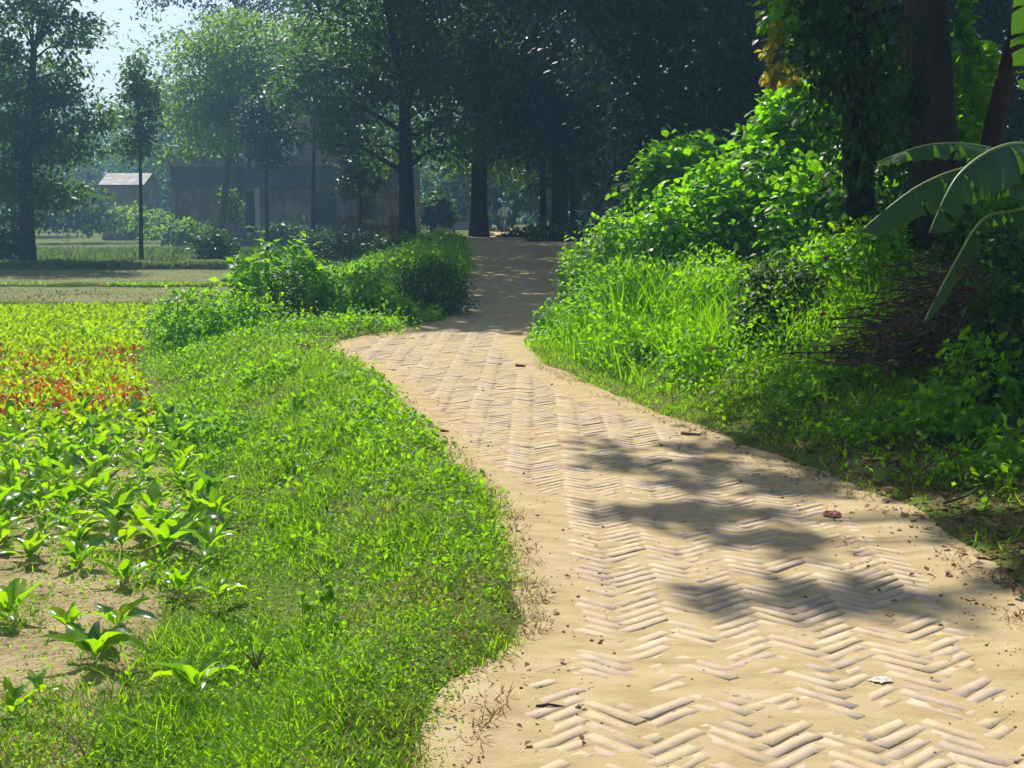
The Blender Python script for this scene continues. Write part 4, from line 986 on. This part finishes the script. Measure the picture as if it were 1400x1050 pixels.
# ruined brick wall in front of the grove
w0 = pt(500, 322, 63); ro = (w0[0], w0[1], float(ground_z(w0[0], w0[1])))
ro = (ro[0], ro[1], ro[2] + .15)
rw = thing('ruined_wall', 'broken low red brick wall left of the large thick trunk', 'wall', ro)
rr = random.Random(8)
m = MB(); xx = -1.7
while xx < 1.55:
    wd = rr.uniform(.25, .5); h = .9 + .55 * vnoise(xx * 1.6 + 3, 4) + rr.choice([0, .08, .16])
    m.box(xx, xx + wd, 0, .3, -.3, float(h)); xx += wd + .001
obj('wall', m.mesh('wall', M['redbrick']), rw)
m = MB().box(1.6, 2.1, -.1, .4, -.3, 1.5); m.box(1.55, 2.15, -.15, .45, 1.503, 1.6); obj('gate_pillar', m.mesh('gate_pillar', M['redbrick']), rw)
m = MB().box(-2.4, -1.9, -1.2, -.7, -.2, .55); m.box(-2.2, -1.75, -1.25, -.75, .553, .65); obj('brick_stack', m.mesh('brick_stack', M['redbrick']), rw)

# pale building behind the trunks
w0 = pt(620, 312, 97); bo = (w0[0], w0[1], 0.0)
pb_ = thing('pale_building', 'pale pink plastered building glimpsed between the two dark trunks', 'house', bo)
m = MB(); holed_wall(m, -1.6, 2.6, -.6, 3.4, 0, .3, [(0.3, .95, .9, 2.1)]); m.box(-1.6, -1.3, .303, 5, -.6, 3.4); m.box(2.3, 2.6, .303, 5, -.6, 3.4); obj('wall', m.mesh('wall', M['palewall']), pb_)
obj('roof', MB().box(-1.9, 2.9, -.4, 5.3, 3.403, 3.55).mesh('roof', M['plasterdark']), pb_)
obj('window', MB().box(.3, .95, .15, .2, .9, 2.1).mesh('window', M['darkwood']), pb_)

# tin-roofed shed
w0 = pt(170, 300, 92); so = (w0[0], w0[1], ZF)
sh_ = thing('tin_shed', 'small shed with a glinting tin roof behind the slender left tree', 'shed', so)
zr = pt(700, 252, 92)[2] - ZF
m = MB(); holed_wall(m, -1.5, 1.6, -.3, zr, 0, .2, [(-.2, .6, 0, 1.8)]); m.box(-1.5, -1.3, .203, 3.4, -.3, zr); m.box(1.4, 1.6, .203, 3.4, -.3, zr); obj('wall', m.mesh('wall', M['plaster']), sh_)
obj('door', MB().box(-.2, .6, .08, .13, 0, 1.8).mesh('door', M['darkwood']), sh_)
def tin_sheet(x0, x1, y0, y1, z0, z1, nc=40):
    m = MB()
    for i in range(nc + 1):
        x = x0 + (x1 - x0) * i / nc; dz = .008 * (1 if i % 2 else -1)
        for th in (0, .012):
            m.v.append((x, y0, z0 + dz + th)); m.v.append((x, y1, z1 + dz + th))
    for i in range(nc):
        a = i * 4; b = a + 4
        m.f += [[a, b, b+1, a+1], [a+2, a+3, b+3, b+2], [a, a+2, b+2, b], [a+1, b+1, b+3, a+3]]
    return m
r1 = obj('roof', tin_sheet(-1.5, 1.5, -.6, 1.7, zr - .05, zr + .75).mesh('roof', M['tin']), sh_)
obj('roof', tin_sheet(-1.5, 1.5, 1.75, 3.9, zr + .75, zr - .05).mesh('roof', M['tin']), sh_)
m = MB()
for y_ in (-.5, .6): m.tube([(-1.7, y_, zr - .12 + .35*(y_+.6)), (1.8, y_, zr - .12 + .35*(y_+.6))], .04, 6)
obj('purlins', m.mesh('purlins', M['twig']), sh_)

# ------------------------------------------------------------------ bicycles and rider
M['steel'] = surf_mat('bicycle_steel', [(0.3,(0.45,0.46,0.48)), (0.7,(0.62,0.63,0.65))], 8, 0.3, 0, spec=0.7)
M['blackpaint'] = surf_mat('black_paint', [(0.3,(0.02,0.02,0.022)), (0.7,(0.035,0.035,0.04))], 8, 0.4, 0, spec=0.4)
M['rubber'] = surf_mat('tyre_rubber', [(0.3,(0.02,0.02,0.02)), (0.7,(0.045,0.043,0.04))], 20, 0.8, 0)
def bicycle(label, loc, rz):
    t = thing('bicycle', label, 'bicycle', loc, rz)        # rides toward local -Y
    R = .34
    for y in (-.52, .52):
        w_ = obj('wheel', MB().ring((0, y, R), R - .02, .02, (1,0,0), 28, 6).mesh('wheel', M['rubber'], True), t)
        obj('rim', MB().ring((0, y, R), R - .045, .012, (1,0,0), 28, 5).mesh('rim', M['steel'], True), w_)
        m = MB()
        for k in range(14):
            a = k * math.pi / 7; m.tube([(0, y, R), (0, y + (R-.05)*math.cos(a), R + (R-.05)*math.sin(a))], .003, 4, False)
        obj('spokes', m.mesh('spokes', M['steel']), w_)
    m = MB(); BB = (0, .08, .30); ST = (0, .22, .78); HT = (0, -.34, .82); HB = (0, -.37, .66); RA = (0, .52, R)
    m.tube([BB, ST], .016, 6); m.tube([ST, HT], .016, 6); m.tube([HB, BB], .018, 6); m.tube([HT, HB], .02, 6)
    for sx in (-.05, .05):
        m.tube([BB, (sx, .52, R)], .010, 5); m.tube([ST, (sx, .52, R)], .010, 5)
    obj('frame', m.mesh('frame', M['blackpaint'], True), t)
    m = MB()
    for sx in (-.05, .05): m.tube([HB, (sx, -.40, .60), (sx, -.52, R)], .012, 6)
    obj('fork', m.mesh('fork', M['steel'], True), t)
    m = MB(); m.tube([HT, (0, -.33, .95)], .014, 6); m.tube([(-.30, -.18, .98), (-.26, -.30, .99), (-.08, -.36, .96), (.08, -.36, .96), (.26, -.30, .99), (.30, -.18, .98)], .013, 6)
    hb = obj('handlebar', m.mesh('handlebar', M['steel'], True), t)
    for s_ in (-1, 1): obj('grip', MB().tube([(s_*.30, -.10, .98), (s_*.295, -.22, .98)], .019, 7).mesh('grip', M['rubber']), hb)
    obj('saddle', MB().ball((0, .24, .88), (.10, .15, .04)).tube([(0, .16, .87), (0, .02, .86)], [.05, .02], 7).tube([ST, (0,.24,.86)], .013, 6).mesh('saddle', M['blackpaint'], True), t)
    m = MB()
    for sx in (-.07, .07): m.tube([(sx, .25, .72), (sx, .78, .72)], .006, 5); m.tube([(sx, .70, .72), (sx*.7, .52, R)], .006, 5)
    for y in (.32, .48, .64, .77): m.tube([(-.07, y, .722), (.07, y, .722)], .006, 5)
    obj('carrier', m.mesh('carrier', M['steel'], True), t)
    m = MB(); m.tube([(0, .08, .30), (.10, .08, .30), (.10, -.02, .17)], .01, 5); m.tube([(0, .08, .30), (-.10, .08, .30), (-.10, .18, .43)], .01, 5)
    m.box(.08, .17, -.06, .02, .155, .18); m.box(-.17, -.08, .14, .22, .42, .445)
    obj('pedals', m.mesh('pedals', M['steel']), t)
    return t
bl = pt(800, 300, 50); bz_ = float(ground_z(bl[0], bl[1]))
bicycle('bicycle parked in the shade beyond the sunlit bank', (bl[0], bl[1], bz_ + .0), math.radians(-28))
rl = pt(691, 300, 74); rz_ = float(zprof(rl[1])) + .0
rb = bicycle('bicycle ridden toward the viewer at the far end of the path', (rl[0], rl[1], rz_), 0)

M['shirt'] = surf_mat('white_shirt', [(0.3,(0.62,0.62,0.60)), (0.7,(0.74,0.74,0.72))], 6, 0.9, 0.2, 30, 0.01)
M['trousers'] = surf_mat('grey_trousers', [(0.3,(0.14,0.15,0.16)), (0.7,(0.20,0.21,0.22))], 6, 0.9, 0.2, 30, 0.01)
M['skin'] = surf_mat('skin', [(0.3,(0.16,0.08,0.05)), (0.7,(0.22,0.115,0.075))], 8, 0.55, 0)
M['hair'] = surf_mat('hair', [(0.3,(0.01,0.01,0.01)), (0.7,(0.02,0.018,0.016))], 8, 0.6, 0)
def rider():
    J = []; E = []; Rr = []
    def add(p, r_, par=None):
        J.append(p); Rr.append(r_)
        if par is not None: E.append((par, len(J) - 1))
        return len(J) - 1
    pel = add((0, .22, .97), .135)
    sp_ = add((0, .14, 1.15), .125, pel); ch = add((0, .05, 1.33), .15, sp_); nk = add((0, .0, 1.46), .058, ch); hb_ = add((0, -.03, 1.52), .06, nk); hd = add((0, -.045, 1.59), .092, hb_); ht = add((0, -.035, 1.67), .075, hd)
    ch2 = add((0, -.13, 1.565), .018, hd)                       # nose
    for s_ in (-1, 1):
        sh2 = add((s_*.17, .04, 1.39), .066, ch); el = add((s_*.34, -.02, 1.18), .046, sh2); wr = add((s_*.30, -.17, 1.02), .032, el); hn = add((s_*.297, -.22, 1.0), .034, wr)
        for k in range(4): add((s_*(.297 + .018*(k-1.5)), -.262 - .008*(k in (1,2)), .975), .011, hn)
        add((s_*.262, -.235, .985), .011, hn)
        hip = add((s_*.10, .18, .90), .098, pel); kn = add((s_*.13, -.20, .74 if s_ < 0 else .60), .062, hip); an = add((s_*.13, .10, .50) if s_ < 0 else (s_*.13, -.06, .25), .042, kn); add((s_*.135, -.05, .445) if s_ < 0 else (s_*.135, -.20, .185), .038, an)
    me = bpy.data.meshes.new('body'); me.from_pydata(J, E, []); me.update()
    o = bpy.data.objects.new('body', me); C.objects.link(o)
    o.modifiers.new('skin', 'SKIN'); ss = o.modifiers.new('sub', 'SUBSURF'); ss.levels = 2; ss.render_levels = 2
    for i, sv in enumerate(me.skin_vertices[0].data):
        sv.radius = (Rr[i], Rr[i]); sv.use_root = (i == 0)
    dg = bpy.context.evaluated_depsgraph_get()
    nm = bpy.data.meshes.new_from_object(o.evaluated_get(dg))
    bpy.data.objects.remove(o)
    nm.materials.clear()
    for k in ('shirt', 'trousers', 'skin'): nm.materials.append(M[k])
    for p_ in nm.polygons:
        c = p_.center; p_.use_smooth = True
        if c.z > 1.455 or (c.y < -.15 and c.z > .93 and abs(c.x) > .2): p_.material_index = 2
        elif c.z < .98 and not (abs(c.x) > .22 and c.z > .9): p_.material_index = 1 if c.z > .5 or c.y > -.03 else 2
    t = thing('person', 'person in a white shirt riding a bicycle at the far path end', 'person', rl * np.array([1,1,0]) + np.array([0,0,rz_]))
    obj('body', nm, t)
    obj('hair', MB().ball((0, -.015, 1.655), (.088, .098, .075)).mesh('hair', M['hair'], True), t)
    obj('cap', MB().ball((0, -.01, 1.715), (.092, .10, .055), 14, 8).mesh('cap', M['shirt'], True), t)
rider()

# ------------------------------------------------------------------ banana plant
nt = M['banana'].node_tree
uvn = N(nt, 'ShaderNodeTexCoord'); wv_ = N(nt, 'ShaderNodeTexWave'); wv_.inputs['Scale'].default_value = 24; wv_.inputs['Distortion'].default_value = 1.2; wv_.inputs['Detail'].default_value = 2
bpn = N(nt, 'ShaderNodeBump'); bpn.inputs['Strength'].default_value = .55; bpn.inputs['Distance'].default_value = .006
nt.links.new(uvn.outputs['UV'], wv_.inputs['Vector']); nt.links.new(wv_.outputs[0], bpn.inputs['Height'])
for nd in nt.nodes:
    if nd.type in ('BSDF_PRINCIPLED', 'BSDF_TRANSLUCENT'): nt.links.new(bpn.outputs[0], nd.inputs['Normal'])
def ribbon_leaf(pts, hw, fold, seed, tears=5):
    r = random.Random(seed)
    P0 = [Vector(p) for p in pts]
    n = 27; P_ = []
    for i in range(n):                                   # Catmull-Rom
        u = i / (n - 1) * (len(P0) - 1); k = min(int(u), len(P0) - 2); f = u - k
        a, b, c, d = P0[max(k-1,0)], P0[k], P0[k+1], P0[min(k+2, len(P0)-1)]
        P_.append(.5 * ((2*b) + (c-a)*f + (2*a-5*b+4*c-d)*f*f + (3*b-a-3*c+d)*f**3))
    v = []; f_ = []; uv = []
    cuts = {s_: sorted(r.sample(range(8, n - 3), tears)) for s_ in (-1, 1)}
    for s_ in (-1, 1):
        drop = 0
        b0 = None
        for i in range(n):
            s = i / (n - 1)
            T_ = (P_[min(i+1, n-1)] - P_[max(i-1, 0)]).normalized()
            side = T_.cross(Vector((0,0,1)))
            if side.length < .2: side = Vector((1,0,0))
            side.normalize(); up_ = side.cross(T_).normalized()
            w_ = hw * (0.05 if s < .14 else (0.12 + .95 * math.sin(math.pi * min(1, ((s-.14)/.86)) ** .7) ** .6)) if i < n - 1 else hw * .02
            fo = fold + drop
            rows = []
            def row(sh):
                out = []
                for q in range(4):
                    t_ = q / 3; an = fo + .35 * t_
                    out.append(P_[i] + T_ * (sh * t_) + (side * (s_ * math.cos(an)) - up_ * math.sin(an)) * (w_ * t_) + up_ * (.006 * math.sin(i * 1.7 + t_ * 3)))
                return out
            rw_ = row(0.05 * t_ if False else 0.0)
            idx = len(v); v += [tuple(p) for p in rw_]; uv += [(s + .02 * q, q / 3) for q in range(4)]
            if b0 is not None:
                for q in range(3):
                    f_.append((b0+q, b0+q+1, idx+q+1, idx+q) if s_ > 0 else (b0+q, idx+q, idx+q+1, b0+q+1))
            b0 = idx
            if i in cuts[s_]:                            # a tear: restart with another droop
                drop = r.uniform(-.18, .22); fo = fold + drop
                gap = T_ * .03
                rw_ = [p + gap * (k_ / 3) for k_, p in enumerate(row(.01))]
                b0 = len(v); v += [tuple(p) for p in rw_]; uv += [(s + .02 * q, q / 3) for q in range(4)]
    return v, f_, P_, uv
bx = pt(1446, 262, 6.95)
bgz = float(ground_z(bx[0], bx[1]))
bo = np.array([bx[0], bx[1], bgz])
bn = thing('banana_plant', 'banana plant with torn arching leaves at the right picture edge', 'banana plant', bo)
top = Vector(bx) - Vector(bo)
obj('pseudostem', MB().tube([(0,0,-.1), (.01,.01,top.z*.5), tuple(top)], [.10, .085, .05], 10).mesh('pseudostem', M['midrib'], True), bn)
BLV = [([(1446,262,6.95),(1400,222,6.8),(1340,200,6.7),(1270,198,6.6),(1198,222,6.55)], .105, .45, 'flat green leaf pointing left'),
       ([(1446,262,6.95),(1400,232,6.7),(1330,228,6.5),(1255,255,6.35),(1176,316,6.25)], .17, .75, 'grey-green leaf arching far left'),
       ([(1446,262,6.95),(1420,205,6.6),(1370,200,6.2),(1310,240,6.0),(1270,318,5.9)], .17, .75, 'grey-green leaf arching toward the viewer'),
       ([(1446,262,6.95),(1400,285,6.9),(1345,300,6.85),(1305,360,6.8),(1262,442,6.75)], .075, .5, 'narrow leaf hanging down'),
       ([(1446,262,6.95),(1436,160,6.95),(1422,80,6.9),(1408,20,6.75),(1400,-40,6.5)], .12, .35, 'upright leaf at the picture edge'),
       ([(1446,262,6.95),(1500,140,7.2),(1560,60,7.5),(1640,60,7.8),(1700,120,8.0)], .17, .5, None),
       ([(1446,262,6.95),(1510,240,6.6),(1590,230,6.3),(1660,270,6.1),(1720,340,6.0)], .17, .5, None)]
for k, (pp, hw, fo, lb) in enumerate(BLV):
    v, f, P_, uv = ribbon_leaf([pt(*q) - bo for q in pp], hw, fo, 40 + k, 7)
    me = mesh_np('leaf', np.array([tuple(q) for q in v]), np.array(f), M['banana'], True)
    me.uv_layers.new(name='uv').data.foreach_set('uv', np.array(uv, dtype=np.float32)[np.array(f).ravel()].ravel())
    lf = obj('leaf', me, bn, label=lb)
    obj('midrib', MB().tube([tuple(q) for q in P_], [.014 * (1 - .85 * i / 26) for i in range(27)], 6).mesh('midrib', M['midrib'], True), lf)

# ------------------------------------------------------------------ brushwood pile and small things
c = pt(1292, 450, 9.9); po = np.array([c[0], c[1], float(ground_z(c[0], c[1]))])
bp_ = thing('brushwood_pile', 'heap of dead brown branches and twigs under the banana leaves', 'brushwood', po)
def twigpath(r, spread, hmax, ln):
    a = r.uniform(0, 6.28); x = r.gauss(0, spread * .5); y = r.gauss(0, .35)
    z = max(.02, hmax * (1 - (abs(x) / spread) ** 1.3) * r.random())
    dx, dy, dz = math.cos(a), math.sin(a) * .6, r.uniform(-.35, .45)
    pts = []
    for i in range(5):
        s = (i / 4 - .5) * ln
        pts.append((x + dx*s + r.gauss(0, .02), y + dy*s + r.gauss(0, .02), max(.0, z + dz*s - .25*s*s + r.gauss(0, .015))))
    return pts
tr_ = random.Random(9)
for k in range(14):
    rr_ = tr_.uniform(.012, .022)
    obj('branch', MB().tube(twigpath(tr_, .6, .6, tr_.uniform(.6, 1.1)), [rr_, rr_*.95, rr_*.85, rr_*.7, rr_*.45], 6).mesh('branch', M['twig'], True), bp_)
m = MB()
for k in range(520):
    rr_ = tr_.uniform(.003, .008)
    m.tube(twigpath(tr_, .68, .75, tr_.uniform(.2, .7)), [rr_, rr_, rr_*.8, rr_*.6, rr_*.3], 4, False)
obj('twigs', m.mesh('twigs', M['twig']), bp_, kind='stuff')
n = 500
pp = np.column_stack([rng.normal(0, .45, n), rng.normal(0, .35, n), np.abs(rng.normal(0, .28, n))])
leaves('dead_leaves', pp, rnd_dir(n), rnd_dir(n), rng.uniform(.03, .08, n), M['litter'], L4, L4F, (0,0,0), bp_, kind='stuff')

def zsurf(x, d): return max(float(ground_z(x, d)), float(sand_z(x, d)) if xl(d) - .2 < x < xr(d) + .2 else -9)
def stick(label, pxs, rad, mat=M['twig'], name='stick', lift=.0):
    P_ = []
    for (px, py, up) in pxs:
        q0 = 2.5
        while True:
            w = pt(px, py, q0)
            if w[2] <= zsurf(w[0], w[1]) + up or q0 > 30: break
            q0 += .02
        z = w[2]
        P_.append(Vector((w[0], w[1], z + rad * .8)))
    o = P_[0].copy()
    nn = len(P_)
    return obj(name, MB().tube([tuple(p - o) for p in P_], [rad * (1 - .5 * i / (nn - 1)) for i in range(nn)], 6).mesh(name, mat, True), None, tuple(o), label=label, cat='stick')
stick('short dark twig lying on the sand near the grass', [(733, 968, 0), (750, 965, .004), (771, 968, 0)], .006)
stick('thin curved dark twig in the bottom left weeds', [(72, 990, .05), (95, 1005, .06), (112, 1025, .05), (120, 1045, .02)], .005)
stick('short upright dark twig in the bottom left corner weeds', [(135, 1048, .0), (143, 1030, .04)], .004)
stick('dark log end lying on the right verge below the dark bush', [(1085, 521, 0), (1105, 519, .01), (1128, 516, 0)], .035)
stick('bent pale stick beside the brushwood pile', [(1125, 532, .01), (1150, 515, .03), (1170, 500, .02), (1195, 490, .0)], .014)
stick('thin broken branch among the litter below the banana', [(1290, 690, .02), (1320, 680, .03), (1350, 660, .02)], .008)
stick('small dark stick at the right edge of the path bend', [(932, 594, 0), (945, 595, .005), (958, 596, 0)], .012)
stick('tiny dark stick on the sand near the right bushes', [(706, 501, 0), (718, 502, 0)], .016)
stick('tiny twig on the sand at the left path edge', [(602, 590, 0), (614, 591, 0)], .010)

def crumple(name, label, cat, px, py, r, mat, h=.012, seed=1, nn=18):
    w = gp(px, py, 0.0); w = gp(px, py, zsurf(w[0], w[1]))
    rr_ = random.Random(seed); m = MB()
    m.v.append((0, 0, h * 1.3))
    rings = 4
    for j in range(1, rings + 1):
        for i in range(nn):
            a = 6.283 * i / nn; q = r * j / rings * (1 if j < rings else rr_.uniform(.65, 1.25))
            m.v.append((q * math.cos(a), q * math.sin(a) * .8, (h * rr_.uniform(.2, 1.6)) if j < rings else rr_.uniform(0, h * .4)))
    for i in range(nn): m.f.append([0, 1 + i, 1 + (i+1) % nn])
    for j in range(rings - 1):
        for i in range(nn):
            a = 1 + j*nn; m.f.append([a+i, a+nn+i, a+nn+(i+1)%nn, a+(i+1)%nn])
    return obj(name, m.mesh(name, mat), None, (w[0], w[1], zsurf(w[0], w[1]) + .003), label=label, cat=cat)
M['redwrap'] = surf_mat('red_wrapper', [(0.35,(0.55,0.10,0.06)), (0.5,(0.62,0.22,0.14)), (0.65,(0.65,0.45,0.42))], 30, 0.4, 0, spec=0.5)
M['lime'] = surf_mat('white_lime', [(0.3,(0.66,0.58,0.42)), (0.6,(0.80,0.76,0.64))], 25, 0.9, 0.4, 80, 0.01)
crumple('wrapper', 'crumpled red and pink wrapper at the right path edge', 'wrapper', 1138, 706, .045, M['redwrap'], .016, 2)
crumple('lime_patch', 'small patch of white crumbs on the near path', 'white patch', 1205, 931, .04, M['lime'], .004, 5)
crumple('orange_scrap', 'small orange scrap in the grass at the left end of the sandy bend', 'scrap', 416, 481, .07, M['redwrap'], .06, 6)
for k, (px, py, lb) in enumerate([(662, 316, 'low pale sand heap left of the rider'), (722, 317, 'low grey sand heap right of the rider')]):
    w = pt(px, py, 66); zz = float(ground_z(w[0], w[1]))
    m = MB(); nn = 20
    m.v.append((0, 0, .34))
    for j in range(1, 5):
        for i in range(nn):
            a = 6.283*i/nn; q = j / 4
            m.v.append((.65*q*math.cos(a), .5*q*math.sin(a), .34*(1-q)**.8 + .03*vnoise(i*.9, j*1.3+k) - (.1 if j == 4 else 0)))
    for i in range(nn): m.f.append([0, 1+i, 1+(i+1)%nn])
    for j in range(3):
        for i in range(nn): a = 1+j*nn; m.f.append([a+i, a+nn+i, a+nn+(i+1)%nn, a+(i+1)%nn])
    obj('sand_heap', m.mesh('sand_heap', M['sand'], True), None, (w[0], w[1], zz + .05), label=lb, cat='sand heap')

# ------------------------------------------------------------------ haze
hz, nt, out = new_mat('haze')
pv = N(nt, 'ShaderNodeVolumePrincipled')
pv.inputs['Color'].default_value = (0.36, 0.68, 1.0, 1)
pv.inputs['Density'].default_value = 0.0017
pv.inputs['Anisotropy'].default_value = 0.25
nt.links.new(pv.outputs[0], out.inputs['Volume'])
obj('haze', MB().box(-910, 910, -45, 1210, -1.6, 34).mesh('haze', hz), kind='stuff', label='thin blue morning haze over the fields and grove')
